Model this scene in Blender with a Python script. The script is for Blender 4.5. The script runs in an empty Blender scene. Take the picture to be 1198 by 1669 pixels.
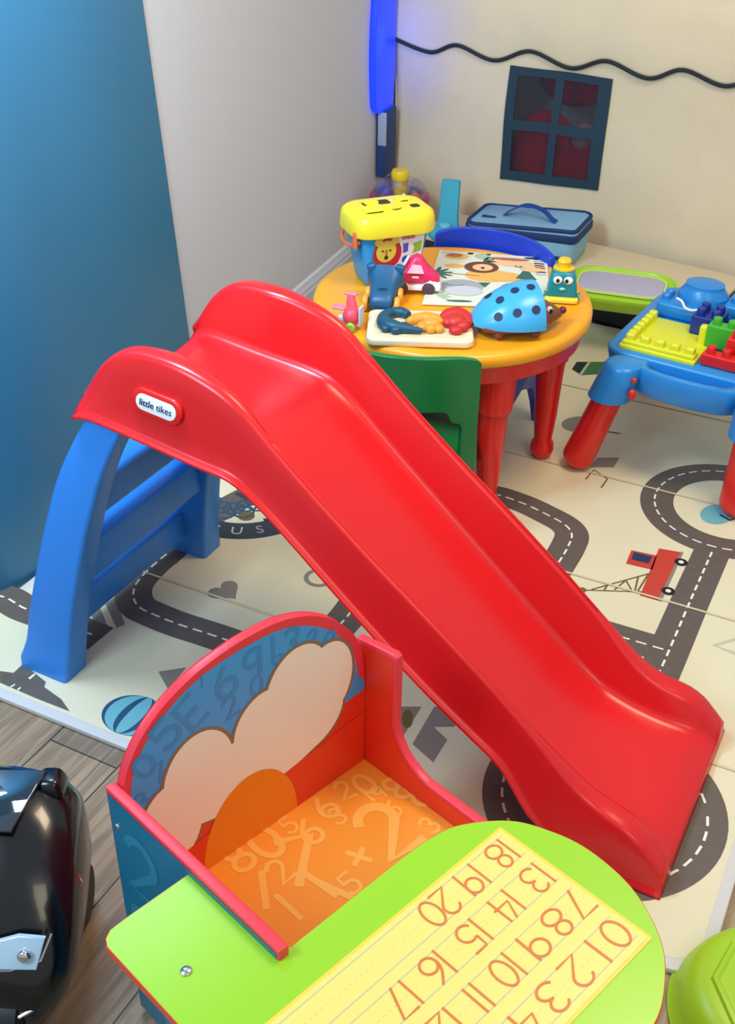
import bpy, bmesh, math, random
from mathutils import Vector, Matrix
random.seed(4)
C = bpy.context.scene.collection
PI = math.pi

# ------------------------------------------------------------------ camera
CAM = Vector((0.0, 0.0, 1.5))
RT = Vector((0.9998931, 0.0080549, 0.0122001)); UP = Vector((-0.0146193, 0.5509212, 0.8344292)); FW = Vector((0.0, 0.8345184, -0.5509801))
FPX = 1891.1
cd = bpy.data.cameras.new('camera'); cam = bpy.data.objects.new('camera', cd); C.objects.link(cam)
M3 = Matrix((RT, UP, -FW)).transposed()
cam.matrix_world = Matrix.Translation(CAM) @ M3.to_4x4()
cd.sensor_fit = 'HORIZONTAL'; cd.sensor_width = 36.0; cd.lens = 36.0 * FPX / 1198.0; cd.clip_start = 0.02
bpy.context.scene.camera = cam

# ------------------------------------------------------------------ light
sc = bpy.context.scene
sc.view_settings.view_transform = 'Standard'; sc.view_settings.look = 'None'
sc.view_settings.exposure = -0.1; sc.view_settings.gamma = 1.0; sc.view_settings.use_curve_mapping = False
w = bpy.data.worlds.new('world'); sc.world = w; w.use_nodes = True
w.node_tree.nodes['Background'].inputs[0].default_value = (0.88, 0.93, 1.0, 1)
w.node_tree.nodes['Background'].inputs[1].default_value = 0.56
def area(name, loc, target, size, power, col, sizey=None):
    l = bpy.data.lights.new(name, 'AREA'); l.energy = power; l.color = col; l.size = size
    if sizey: l.shape = 'RECTANGLE'; l.size_y = sizey
    o = bpy.data.objects.new(name, l); C.objects.link(o); o.location = loc
    d = Vector(target) - Vector(loc); o.rotation_euler = d.to_track_quat('-Z', 'Y').to_euler()
    return o
area('window_light', (-1.15, 0.5, 1.6), (-0.45, 1.85, 0.5), 0.6, 24, (0.50, 0.76, 1.0), 0.6)
area('ceiling_light', (0.85, 1.75, 2.45), (0.4, 2.0, 0.0), 0.7, 30, (1.0, 0.79, 0.52))
area('camera_side_fill', (0.9, -0.7, 2.2), (0.1, 1.6, 0.2), 0.9, 12, (1.0, 0.86, 0.66))  # soft ambient fill added on the camera side, no actual lamp there
area('cool_lamp', (-0.52, 1.72, 1.62), (-0.68, 2.2, 1.1), 0.35, 27, (0.64, 0.80, 1.0), 0.35)

# ------------------------------------------------------------------ measuring helpers
def ray(x, y): return FW + RT * ((x - 599.0) / FPX) - UP * ((y - 834.5) / FPX)
def P(x, y, z=0.0):            # the point of the level plane z seen there
    d = ray(x, y); t = (z - CAM.z) / d.z
    return CAM + d * t
def V(x, y, A, B):             # the point of the vertical plane over A-B
    n = Vector((-(B[1] - A[1]), B[0] - A[0])); d = ray(x, y)
    t = (A[0] * n.x + A[1] * n.y) / (d.x * n.x + d.y * n.y)
    return CAM + d * t

# ------------------------------------------------------------------ materials
def lin(c):
    if isinstance(c, str): c = tuple(int(c[i:i + 2], 16) / 255 for i in (0, 2, 4))
    return tuple(((v + .055) / 1.055) ** 2.4 if v > .04045 else v / 12.92 for v in c) + (1,)
_m = {}
def mat(name, col, rough=.45, spec=.5, coat=0, emit=None, estr=1, trans=0, alpha=1, metal=0, noise=None, bump=0, bscale=200, sss=0):
    if name in _m: return _m[name]
    m = bpy.data.materials.new(name); m.use_nodes = True; nt = m.node_tree; b = nt.nodes['Principled BSDF']
    c = lin(col); b.inputs['Base Color'].default_value = c; b.inputs['Roughness'].default_value = rough
    b.inputs['Specular IOR Level'].default_value = spec; b.inputs['Coat Weight'].default_value = coat
    b.inputs['Metallic'].default_value = metal; b.inputs['Alpha'].default_value = alpha
    b.inputs['Transmission Weight'].default_value = trans
    if emit: b.inputs['Emission Color'].default_value = lin(emit); b.inputs['Emission Strength'].default_value = estr
    if noise:
        tc = nt.nodes.new('ShaderNodeTexCoord'); n = nt.nodes.new('ShaderNodeTexNoise'); n.inputs['Scale'].default_value = noise[1]; n.inputs['Detail'].default_value = 4
        mx = nt.nodes.new('ShaderNodeMix'); mx.data_type = 'RGBA'
        nt.links.new(tc.outputs['Object'], n.inputs['Vector']); nt.links.new(n.outputs['Fac'], mx.inputs['Factor'])
        mx.inputs['A'].default_value = c; mx.inputs['B'].default_value = lin(noise[0]); nt.links.new(mx.outputs['Result'], b.inputs['Base Color'])
    if bump:
        tc = nt.nodes.new('ShaderNodeTexCoord'); n = nt.nodes.new('ShaderNodeTexNoise'); n.inputs['Scale'].default_value = bscale
        bp = nt.nodes.new('ShaderNodeBump'); bp.inputs['Strength'].default_value = bump; bp.inputs['Distance'].default_value = .002
        nt.links.new(tc.outputs['Object'], n.inputs['Vector']); nt.links.new(n.outputs['Fac'], bp.inputs['Height']); nt.links.new(bp.outputs['Normal'], b.inputs['Normal'])
    _m[name] = m; return m
def wood_floor():
    m = bpy.data.materials.new('vinyl_plank'); m.use_nodes = True; nt = m.node_tree; b = nt.nodes['Principled BSDF']
    tc = nt.nodes.new('ShaderNodeTexCoord'); mp = nt.nodes.new('ShaderNodeMapping'); mp.inputs['Rotation'].default_value = (0, 0, math.radians(-63))
    nt.links.new(tc.outputs['Object'], mp.inputs['Vector'])
    br = nt.nodes.new('ShaderNodeTexBrick'); br.inputs['Scale'].default_value = 1; br.inputs['Brick Width'].default_value = 1.1; br.inputs['Row Height'].default_value = .15
    br.inputs['Mortar Size'].default_value = .0015; br.inputs['Color1'].default_value = lin('AC987C'); br.inputs['Color2'].default_value = lin('8A7C6A'); br.inputs['Mortar'].default_value = lin('3A3026')
    nt.links.new(mp.outputs['Vector'], br.inputs['Vector'])
    mp2 = nt.nodes.new('ShaderNodeMapping'); mp2.inputs['Scale'].default_value = (3, 38, 1); nt.links.new(mp.outputs['Vector'], mp2.inputs['Vector'])
    n = nt.nodes.new('ShaderNodeTexNoise'); n.inputs['Scale'].default_value = 1.6; n.inputs['Detail'].default_value = 6; n.inputs['Distortion'].default_value = 1.2
    nt.links.new(mp2.outputs['Vector'], n.inputs['Vector'])
    cr = nt.nodes.new('ShaderNodeValToRGB'); cr.color_ramp.elements[0].position = .36; cr.color_ramp.elements[0].color = (.55, .52, .48, 1); cr.color_ramp.elements[1].position = .62; cr.color_ramp.elements[1].color = (1.05, 1.0, .95, 1)
    nt.links.new(n.outputs['Fac'], cr.inputs['Fac'])
    mx = nt.nodes.new('ShaderNodeMix'); mx.data_type = 'RGBA'; mx.blend_type = 'MULTIPLY'; mx.inputs['Factor'].default_value = .9
    nt.links.new(br.outputs['Color'], mx.inputs['A']); nt.links.new(cr.outputs['Color'], mx.inputs['B']); nt.links.new(mx.outputs['Result'], b.inputs['Base Color'])
    b.inputs['Roughness'].default_value = .5
    return m
RED = mat('red_plastic', 'E01C18', .28, .5, coat=.1)
SLIDE = mat('slide_red_plastic', 'DC1E22', .26, .5, bump=.03, bscale=500)
BLUE = mat('ladder_blue_plastic', '2C88E4', .36)
TBLUE = mat('table_blue_plastic', '2587D0', .3)
NAVY = mat('navy_plastic', '0B2C86', .35)
GREEN = mat('green_plastic', '0E7A3E', .25)
CBLUE = mat('chair_blue_plastic', '0B3CC0', .3)
YEL = mat('yellow_plastic', 'DEE026', .35)
ORANGE = mat('tabletop_orange', 'F5A818', .33)
BLK = mat('black_gloss', '070B10', .2, coat=.3)
WHITE = mat('white_plastic', 'F2EFE8', .4)
LIME = mat('lime_plastic', 'A9DA28', .35)

# ------------------------------------------------------------------ mesh helpers
def link(name, me, parent=None, mats=()):
    o = bpy.data.objects.new(name, me); C.objects.link(o)
    for m in mats: me.materials.append(m)
    if parent: o.parent = parent
    return o
def obj(name, bm, m, parent=None, smooth=True, angle=35):
    bmesh.ops.recalc_face_normals(bm, faces=bm.faces)
    me = bpy.data.meshes.new(name); bm.to_mesh(me); bm.free()
    if smooth:
        for p in me.polygons: p.use_smooth = True
        me.set_sharp_from_angle(angle=math.radians(angle))
    return link(name, me, parent, m if isinstance(m, (list, tuple)) else [m])
def empty(name, loc, rz, label, cat, group=None):
    o = bpy.data.objects.new(name, None); C.objects.link(o); o.location = loc; o.rotation_euler = (0, 0, rz); o.empty_display_size = .05
    return tag(o, label, cat, group)
def tag(o, label, cat, group=None, kind=None):
    o['label'] = label; o['category'] = cat
    if group: o['group'] = group
    if kind: o['kind'] = kind
    return o
def rbox(bm, c, s, r=.004, seg=3, rot=None, mi=0, taper=None):
    k = bmesh.ops.create_cube(bm, size=1)['verts']
    for v in k:
        v.co = Vector((v.co.x * s[0], v.co.y * s[1], v.co.z * s[2]))
        if taper and v.co.z > 0: v.co.x *= taper[0]; v.co.y *= taper[1]
        if taper and len(taper) > 2 and v.co.z < 0: v.co.x *= taper[2]; v.co.y *= taper[3]
    fs = set(f for v in k for f in v.link_faces); es = list(set(e for v in k for e in v.link_edges))
    n0 = set(bm.verts) - set(k)
    if r > 0: bmesh.ops.bevel(bm, geom=es + list(k), offset=r, segments=seg, affect='EDGES', profile=.5)
    vs = [v for v in bm.verts if v not in n0]
    R = Matrix.Identity(3)
    if rot: R = rot if isinstance(rot, Matrix) else Matrix.Rotation(rot, 3, 'Z')
    for v in vs: v.co = R @ v.co + Vector(c)
    for f in set(f for v in vs for f in v.link_faces): f.material_index = mi
    return vs
def loft(bm, rings, closed=True, caps=True, mi=0):
    vs = [[bm.verts.new(p) for p in r] for r in rings]; n = len(rings[0])
    for a, b in zip(vs[:-1], vs[1:]):
        for i in range(n if closed else n - 1):
            j = (i + 1) % n
            try: f = bm.faces.new((a[i], a[j], b[j], b[i])); f.material_index = mi
            except ValueError: pass
    if caps and closed:
        for r in (vs[0], vs[-1]):
            try: f = bm.faces.new(r); f.material_index = mi
            except ValueError: pass
    return vs
def lathe(bm, prof, c=(0, 0, 0), seg=40, mi=0, sx=1, sy=1, rot=None, caps=True):
    R = rot or Matrix.Identity(3)
    rings = [[R @ Vector((r * sx * math.cos(2 * PI * i / seg), r * sy * math.sin(2 * PI * i / seg), z)) + Vector(c) for i in range(seg)] for r, z in prof]
    return loft(bm, rings, True, caps, mi)
def tube(bm, pts, r, seg=10, mi=0, caps=True):
    pts = [Vector(p) for p in pts]; rings = []; n = len(pts); rad = r if isinstance(r, (list, tuple)) else [r] * n
    t0 = (pts[1] - pts[0]).normalized(); a = Vector((0, 0, 1)) if abs(t0.z) < .9 else Vector((1, 0, 0))
    u = t0.cross(a).normalized()
    for i, p in enumerate(pts):
        t = (pts[min(i + 1, n - 1)] - pts[max(i - 1, 0)]).normalized(); u = (u - t * u.dot(t)).normalized(); v = t.cross(u)
        rings.append([p + (u * math.cos(2 * PI * k / seg) + v * math.sin(2 * PI * k / seg)) * rad[i] for k in range(seg)])
    return loft(bm, rings, True, caps, mi)
def ball(bm, c, r, sx=1, sy=1, sz=1, seg=20, mi=0, rot=None):
    n0 = set(bm.verts); bmesh.ops.create_uvsphere(bm, u_segments=seg, v_segments=max(8, seg // 2), radius=r)
    R = rot or Matrix.Identity(3); vs = [v for v in bm.verts if v not in n0]
    for v in vs: v.co = R @ Vector((v.co.x * sx, v.co.y * sy, v.co.z * sz)) + Vector(c)
    for f in set(f for v in vs for f in v.link_faces): f.material_index = mi
def rrect(w, h, r, n=6, cx=0, cy=0):
    o = []
    for sx, sy, a0 in ((1, 1, 0), (-1, 1, PI / 2), (-1, -1, PI), (1, -1, 1.5 * PI)):
        for k in range(n + 1):
            a = a0 + k * PI / 2 / n; o.append((cx + sx * (w / 2 - r) + r * math.cos(a), cy + sy * (h / 2 - r) + r * math.sin(a)))
    return o
def slab(bm, poly, z0, z1, r=0.0, mi=0, mtop=None, f=None):
    """closed 2-D outline (ccw) given thickness; r rounds the upper and lower edges; f maps (x, y, z) to a point"""
    f = f or (lambda x, y, z: Vector((x, y, z))); n = len(poly)
    def off(d):
        o = []
        for i in range(n):
            p0 = Vector(poly[i - 1]); p1 = Vector(poly[i]); p2 = Vector(poly[(i + 1) % n])
            e1 = (p1 - p0); e2 = (p2 - p1)
            if e1.length < 1e-9 or e2.length < 1e-9: o.append(tuple(p1)); continue
            e1.normalize(); e2.normalize()
            nn = Vector((-e1.y - e2.y, e1.x + e2.x)); 
            if nn.length < 1e-6: o.append(tuple(p1)); continue
            nn.normalize(); k = min(2.0, 1 / max(.3, nn.dot(Vector((-e1.y, e1.x)))))
            o.append(tuple(p1 + nn * d * k))
        return o
    steps = [(z0, r)] if r else [(z0, 0)]
    lv = []
    if r:
        for k in range(4): a = k / 3 * PI / 2; lv.append((z0 + r - r * math.cos(a), r - r * math.sin(a)))
        for k in range(4): a = k / 3 * PI / 2; lv.append((z1 - r + r * math.sin(a), r - r * math.cos(a)))
    else: lv = [(z0, 0), (z1, 0)]
    rings = []
    for z, d in lv: rings.append([f(x, y, z) for x, y in (off(d) if d > 1e-7 else poly)])
    vs = loft(bm, rings, True, True, mi)
    if mtop is not None:
        bm.faces.ensure_lookup_table(); bm.faces[-1].material_index = mtop
    return vs
def ccw(poly):
    a = sum(poly[i - 1][0] * poly[i][1] - poly[i][0] * poly[i - 1][1] for i in range(len(poly)))
    return list(poly) if a > 0 else list(reversed(poly))
def flat(bm, pts, z, mi, f=None):
    vs = [bm.verts.new(f(*p, z) if f else (p[0], p[1], z)) for p in pts]
    fc = bm.faces.new(vs); fc.material_index = mi
    return fc
def smooth_pts(pts, n=8, closed=False):
    pts = [Vector(p) for p in pts]; out = []; L = len(pts); R = range(L if closed else L - 1)
    for i in R:
        g = (lambda k: pts[k % L]) if closed else (lambda k: pts[max(0, min(L - 1, k))])
        p0, p1, p2, p3 = g(i - 1), g(i), g(i + 1), g(i + 2)
        for k in range(n):
            t = k / n; out.append(.5 * ((2 * p1) + (p2 - p0) * t + (2 * p0 - 5 * p1 + 4 * p2 - p3) * t * t + (3 * p1 - p0 - 3 * p2 + p3) * t ** 3))
    if not closed: out.append(pts[-1])
    return out
def interp(tab, x):
    if x <= tab[0][0]: return tab[0][1]
    for (a, b), (c, d) in zip(tab, tab[1:]):
        if x <= c: return b + (d - b) * (x - a) / (c - a)
    return tab[-1][1]
def text_bm(s, size, thick=.0004):
    cu = bpy.data.curves.new('t', 'FONT'); cu.body = s; cu.size = size; cu.align_x = 'CENTER'; cu.align_y = 'CENTER'; cu.extrude = thick; cu.resolution_u = 4
    o = bpy.data.objects.new('t', cu); C.objects.link(o)
    dg = bpy.context.evaluated_depsgraph_get(); me = bpy.data.meshes.new_from_object(o.evaluated_get(dg))
    bm = bmesh.new(); bm.from_mesh(me); bpy.data.objects.remove(o); bpy.data.curves.remove(cu); bpy.data.meshes.remove(me)
    return bm
def add_text(bm, s, size, M, mi=0, thick=.0004, bold=0):
    t = text_bm(s, size, thick)
    mp = {v: bm.verts.new(M @ v.co) for v in t.verts}
    for f in t.faces:
        try: g = bm.faces.new([mp[v] for v in f.verts]); g.material_index = mi
        except ValueError: pass
    t.free()
def frame(o, X, Y):
    X = Vector(X).normalized(); Y = Vector(Y); Y = (Y - X * Y.dot(X)).normalized(); Z = X.cross(Y)
    return Matrix.Translation(Vector(o)) @ Matrix((X, Y, Z)).transposed().to_4x4()

# digits drawn as round-pen strokes (schoolbook numerals)
def arc(cx, cy, rx, ry, a0, a1, n=14): return [(cx + rx * math.cos(math.radians(a0 + (a1 - a0) * k / n)), cy + ry * math.sin(math.radians(a0 + (a1 - a0) * k / n))) for k in range(n + 1)]
DG = {'0': [arc(0, .5, .3, .5, 90, 450, 24)], '1': [[(0, 0), (0, 1)]],
      '2': [arc(0, .72, .28, .28, 160, -35) + [(-.3, 0), (.32, 0)]],
      '3': [arc(-.02, .76, .26, .24, 150, -90) + arc(-.02, .26, .3, .26, 90, -150)],
      '4': [[(-.05, 1), (-.3, .4), (.32, .4)], [(.2, 1), (.2, 0)]],
      '5': [[(.28, 1), (-.2, 1), (-.22, .58)] + arc(-.02, .31, .31, .31, 120, -150)],
      '6': [[(.12, 1)] + arc(.25, .3, .55, .6, 130, 180, 5) + arc(0, .28, .29, .28, 180, 530, 20)],
      '7': [[(-.3, 1), (.3, 1), (-.12, 0)]],
      '8': [arc(0, .76, .23, .24, -90, 270, 18) + arc(0, .26, .3, .26, 90, 450, 20)],
      '9': [arc(0, .7, .28, .3, 0, 360, 18) + [(.28, 1), (.26, 0)]],
      'E': [[(.25, 1), (-.25, 1), (-.25, 0), (.25, 0)], [(-.25, .5), (.15, .5)]], '+': [[(-.3, .5), (.3, .5)], [(0, .15), (0, .85)]],
      '?': [arc(0, .75, .22, .22, 180, -60) + [(0, .4), (0, .25)]], '=': [[(-.3, .65), (.3, .65)], [(-.3, .35), (.3, .35)]]}
def pen(bm, s, size, M, wd, mi=0, z=0, adv=.62):
    """flat strokes for the string s, centred on M"""
    n = len(s); tot = 0; xs = []
    for ch in s:
        a = .3 if ch == '1' else adv; xs.append(tot + a / 2); tot += a
    for ch, x0 in zip(s, xs):
        for st in DG.get(ch, []):
            pts = [Vector(((x - tot / 2 + x0) * size, (y - .5) * size)) for x, y in st]
            ribbon(bm, pts, wd, mi, lambda x, y: M @ Vector((x, y, z)))
_rb = [0]
def ribbon(bm, pts, wd, mi, f, closed=False):
    n = len(pts); L = []; R = []; _rb[0] = (_rb[0] + 1) % 9; up = Vector((0, 0, 1e-5)) if len(f(0, 0)) == 3 else 0
    nz = Vector(f(1, 0)) - Vector(f(0, 0)); nz = nz.cross(Vector(f(0, 1)) - Vector(f(0, 0))).normalized()
    for i, p in enumerate(pts):
        a = pts[i - 1] if (i or closed) else pts[i]; b = pts[(i + 1) % n] if (i < n - 1 or closed) else pts[i]
        t = Vector(b) - Vector(a)
        if t.length < 1e-9: t = Vector((1, 0))
        t.normalize(); nn = Vector((-t.y, t.x)) * wd / 2; e = Vector((0, 0))
        if not closed and i == 0: e = -t * wd * .3
        if not closed and i == n - 1: e = t * wd * .3
        q = Vector(p) + e; k_ = nz * (_rb[0] * 1.5e-5 + (i / n) * 6e-5); L.append(bm.verts.new(Vector(f(q.x + nn.x, q.y + nn.y)) + k_)); R.append(bm.verts.new(Vector(f(q.x - nn.x, q.y - nn.y)) + k_))
    for i in range(n if closed else n - 1):
        j = (i + 1) % n
        try: g = bm.faces.new((L[i], R[i], R[j], L[j])); g.material_index = mi
        except ValueError: pass

# ================================================================== SETTING
AX = Vector((.89669, -.44266)); BX = Vector((.44266, .89669))       # the two directions the mat is laid out in
bm = bmesh.new(); rbox(bm, (0, 2.0, -.062), (6, 7, .1), 0)
o = obj('floor', bm, wood_floor(), smooth=False); o['kind'] = 'structure'

# grey wall and its baseboard
gA = Vector((-.232, 3.401)); gB = Vector((-.101, 3.734)); gd = (gB - gA).normalized(); gn = Vector((gd.y, -gd.x))
def wall(name, a, b, h, th, m, lean=(0, 0)):
    bm = bmesh.new(); d = (b - a).normalized(); n = Vector((-d.y, d.x)) * th
    r0 = [(a.x, a.y, -.012), (b.x, b.y, -.012), (b.x + n.x, b.y + n.y, -.012), (a.x + n.x, a.y + n.y, -.012)]
    loft(bm, [r0, [(x + lean[0], y + lean[1], h) for x, y, z in r0]])
    o = obj(name, bm, m, smooth=False); o['kind'] = 'structure'; return o
GREY = mat('pale_grey_paint', 'C9C9CC', .75, .3, bump=.06, bscale=90)
g0 = gA - gd * .9; g1 = gA + gd * 1.08
wall('wall_back', g0, g1, 2.3, .1, GREY)
wall('wall_far', g1 - Vector((gn.x, gn.y)) * .1, g1 + Vector((1.5, -.55)).normalized() * 2.6, 2.3, .1, GREY)
TRIM = mat('white_trim_paint', 'CDCFD4', .4)
bm = bmesh.new(); t = []
for s in (g0, g1):
    t.append([(s.x + gn.x * u, s.y + gn.y * u, z) for u, z in ((-.01, -.012), (.016, -.012), (.016, .05), (.013, .058), (.013, .066), (.009, .074), (.007, .086), (0, .092), (-.01, .092))])
loft(bm, t); o = obj('baseboard_back', bm, TRIM, angle=20); o['kind'] = 'structure'

# teal wall on the left, rounded bend
TEAL = mat('teal_paint', '2A6F92', .42, .6, bump=.04, bscale=60)
bp = smooth_pts([(-1.9, 1.62, 0), (-1.2, 1.78, 0), (-.95, 1.85, 0), (-.80, 1.925, 0), (-.715, 2.02, 0), (-.655, 2.16, 0), (-.60, 2.36, 0), (-.528, 2.57, 0), (-.462, 2.786, 0)], 6)
bm = bmesh.new(); rings = []
for k, z in enumerate((-.012, .3, .7, 1.2, 1.7, 2.3)):
    s = z if z > 0 else 0
    front = [(p.x - .038 * s, p.y - .09 * s, z) for p in bp]
    back = [(p.x - .038 * s - .1, p.y - .09 * s + .06, z) for p in reversed(bp)]
    rings.append(front + back)
loft(bm, rings); o = obj('wall_left', bm, TEAL, angle=50); o['kind'] = 'structure'

# ================================================================== PLAY MAT (one printed foam sheet)
CREAM = mat('mat_cream', 'E6DFBE', .5, .4, noise=('DED6B2', 3), bump=.05, bscale=250)
ROAD = mat('mat_road', '6A6058', .55, noise=('5A5048', 60))
MW = mat('mat_dash_white', 'F1EEDF', .5); EDGE = mat('mat_border', 'D3D0CC', .4)
SEAM = mat('mat_crease', 'D3CAA4', .5); TEALD = mat('mat_dark_teal', '1F4F6B', .5); TEALL = mat('mat_pale_teal', '6FB3BD', .5)
MGREY = mat('mat_grey_print', '8B8378', .5); MTRED = mat('mat_red_print', 'C8402F', .5); MNAVY = mat('mat_navy_print', '22345E', .5)
MBLK = mat('mat_black_print', '1B1A1A', .5); MOLV = mat('mat_olive_print', '6E6032', .5); MGRN = mat('mat_green_print', '3E7A4C', .5); MDG = mat('mat_deep_green_print', '18342A', .5)
MPK = mat('mat_lilac_print', 'B79AB0', .5); MDARK = mat('mat_slate_print', '2E3B48', .5); MLG = mat('mat_light_grey_print', 'C4BFB0', .5)
MM = [CREAM, ROAD, MW, EDGE, SEAM, TEALD, TEALL, MGREY, MTRED, MNAVY, MBLK, MOLV, MGRN, MDG, MPK, MDARK, MLG]
bm = bmesh.new()
d0 = 1.152; fold = .4266; d1 = d0 + .02 + fold * 5 + .02; aL = -1.528; aR = -.008
def mab(a, d): return AX * a + BX * d
ol = rrect(aR - aL, d1 - d0, .06, 8, (aR + aL) / 2, (d1 + d0) / 2)
slab(bm, ol, -.0115, 0, .003, 3, None, lambda x, y, z: Vector((*mab(x, y), z)))
il = rrect(aR - aL - .04, d1 - d0 - .04, .045, 8, (aR + aL) / 2, (d1 + d0) / 2)
L1, L2, L3, L4, L5 = .0006, .0010, .0014, .0018, .0022
flat(bm, [mab(*p) for p in il], .0003, 0)
g2 = lambda x, y: P(x, y).xy
def pp(pts, z, mi): flat(bm, ccw([tuple(g2(*p)) for p in pts]), z, mi)
def road(pts, wd=.078, dash=True, sm=True, z=L1, dz=L2, mi=1):
    q = [Vector((*g2(*p), 0)) for p in pts] if not isinstance(pts[0], Vector) else pts
    if sm: q = smooth_pts(q, 8)
    q = [Vector((p.x, p.y)) for p in q]
    ribbon(bm, q, wd, mi, lambda x, y: (x, y, z))
    if dash: dashes(q, dz)
def dashes(q, z, ln=.019, gap=.0155, wd=.0045):
    s = 0; on = True; cur = [q[0]]; lim = ln
    i = 0; p = q[0].copy()
    while i < len(q) - 1:
        seg = q[i + 1] - p; l = seg.length
        if s + l < lim: s += l; p = q[i + 1].copy(); i += 1; cur.append(p.copy())
        else:
            p = p + seg.normalized() * (lim - s); cur.append(p.copy())
            if on and len(cur) > 1:
                cc = [cur[0]] + [c for c in cur[1:] if (c - cur[0]).length > 1e-5]
                if len(cc) > 1: ribbon(bm, cc, wd, 2, lambda x, y: (x, y, z))
            on = not on; s = 0; lim = ln if on else gap; cur = [p.copy()]
def circ(c, r, n=64): return [Vector((c[0] + r * math.cos(2 * PI * k / n), c[1] + r * math.sin(2 * PI * k / n))) for k in range(n + 1)]
C1 = (.4105, 1.3851); C2 = (.8564, 2.3058)
for c in (C1, C2):
    ribbon(bm, circ(c, .168)[:-1], .078, 1, lambda x, y: (x, y, L1), closed=True); dashes(circ(c, .173), L3)
road([(567 - 45, 1050), (567, 1004), (620, 930), (700, 850), (752, 808), (800, 805), (850, 820), (893, 840), (921, 856), (932, 872), (925, 893), (910, 918), (893, 945), (875, 975), (800, 1080)])
road([(271, 904), (242, 929), (221, 954), (218, 975), (227, 990), (246, 1000), (288, 1017), (338, 1033), (388, 1050), (440, 1068), (522, 1092)])
road([(930, 1014), (996, 1034), (1060, 1053), (1100, 1065)], z=L2 - .0002, dz=L3)
road([(1160, 901), (1128, 973), (1095, 1050), (1060, 1130), (1030, 1200)], z=L1 + .0002, dz=L3)
road([(-30, 965), (10, 975), (40, 992), (90, 1010), (150, 1035)])
road([(271, 904), (330, 850), (420, 800)], dash=False)
pp([(0, 1094), (22, 1097), (38, 1082), (75, 1112), (72, 1120), (100, 1140), (114, 1160), (60, 1139), (0, 1113)], L1, 1)
pp([(46, 1106), (56, 1098), (58, 1100), (49, 1108)], L2, 2); pp([(16, 1120), (24, 1115), (25, 1117), (18, 1121)], L2, 2); pp([(28, 1124), (33, 1120), (34, 1122), (30, 1126)], L2, 2)
for s in ([(187, 973), (204, 1018), (190, 1024), (172, 985)], [(163, 990), (178, 1027), (162, 1031), (148, 1000)], [(140, 1005), (150, 1036), (138, 1052), (133, 1010)]): pp(s, L1, 7)
def heart(cx, cy, r, rot, mi):
    pts = []
    for k in range(28):
        t = 2 * PI * k / 28; x = 16 * math.sin(t) ** 3 / 16 * r; y = (13 * math.cos(t) - 5 * math.cos(2 * t) - 2 * math.cos(3 * t) - math.cos(4 * t)) / 16 * r
        pts.append((cx + x * math.cos(rot) - y * math.sin(rot), cy + x * math.sin(rot) + y * math.cos(rot)))
    flat(bm, pts, L2, mi)
hp = g2(367, 964); heart(hp.x, hp.y, .036, math.radians(45), 7)
pp([(258, 1095), (304, 1088), (274, 1124)], L1, 7); pp([(288, 1108), (320, 1103), (306, 1124)], L1, 7)
# striped balloon
bc = g2(218, 1166); ex = mab(1, 0); br_, bh = .062, .052
def bal(t, s): return bc + AX * (br_ * math.cos(t)) * s + BX * (bh * math.sin(t))
flat(bm, [tuple(bal(2 * PI * k / 40, 1)) for k in range(40)], L1, 5)
for s0, s1 in ((-.86, -.42), (-.2, .3), (.52, .9)):
    pts = [bal(math.radians(-78 + 156 * k / 12), 1) for k in range(13)]
    a = [bc + AX * (p - bc).dot(AX) * s0 + BX * (p - bc).dot(BX) for p in pts]; b = [bc + AX * (p - bc).dot(AX) * s1 + BX * (p - bc).dot(BX) for p in reversed(pts)]
    flat(bm, [tuple(p) for p in ccw([tuple(q) for q in a + b])], L2, 6)
# arrows and crossing pieces beside the chair
pp([(640, 1152), (687, 1152), (657, 1200), (640, 1200)], L1, 7)
pp([(708, 1152), (724, 1152), (746, 1178), (740, 1185), (707, 1185), (729, 1206), (706, 1243), (672, 1213)], L1, 7)
pp([(664 + 9 * math.cos(2 * PI * k / 16), 1172 + 15 * math.sin(2 * PI * k / 16)) for k in range(16)], L2, 11)
# alphabet ring with a tree inside
rc = Vector((-.292, 2.352)); ribbon(bm, circ(rc, .168, 64)[:-1], .064, 15, lambda x, y: (x, y, L1), closed=True)
for ch, ang in (('U', -92), ('S', -74), ('C', -57), ('B', -110)):
    a = math.radians(ang); p = rc + Vector((math.cos(a), math.sin(a))) * .168
    add_text(bm, ch, .042, frame((p.x, p.y, L2), (-math.sin(a), math.cos(a), 0), (-math.cos(a), -math.sin(a), 0)), 14 if ch == 'S' else 16, .0001)
for k in range(9):
    a = math.radians(-150 + 17 * k); c = rc + Vector((-.03, -.02)) + Vector((math.cos(a), math.sin(a))) * (.055 + .02 * (k % 2)); ribbon(bm, circ(c, .024, 16)[:-1], .006, 5, lambda x, y: (x, y, L2), closed=True)
tk = [rc + Vector(v) for v in ((-.02, -.01), (.03, -.05), (.06, -.09), (.07, -.115), (.055, -.12))]; ribbon(bm, tk, .012, 15, lambda x, y: (x, y, L3))
flat(bm, circ(rc + Vector((.01, -.105)), .02, 20)[:-1], L2, 11)
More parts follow.
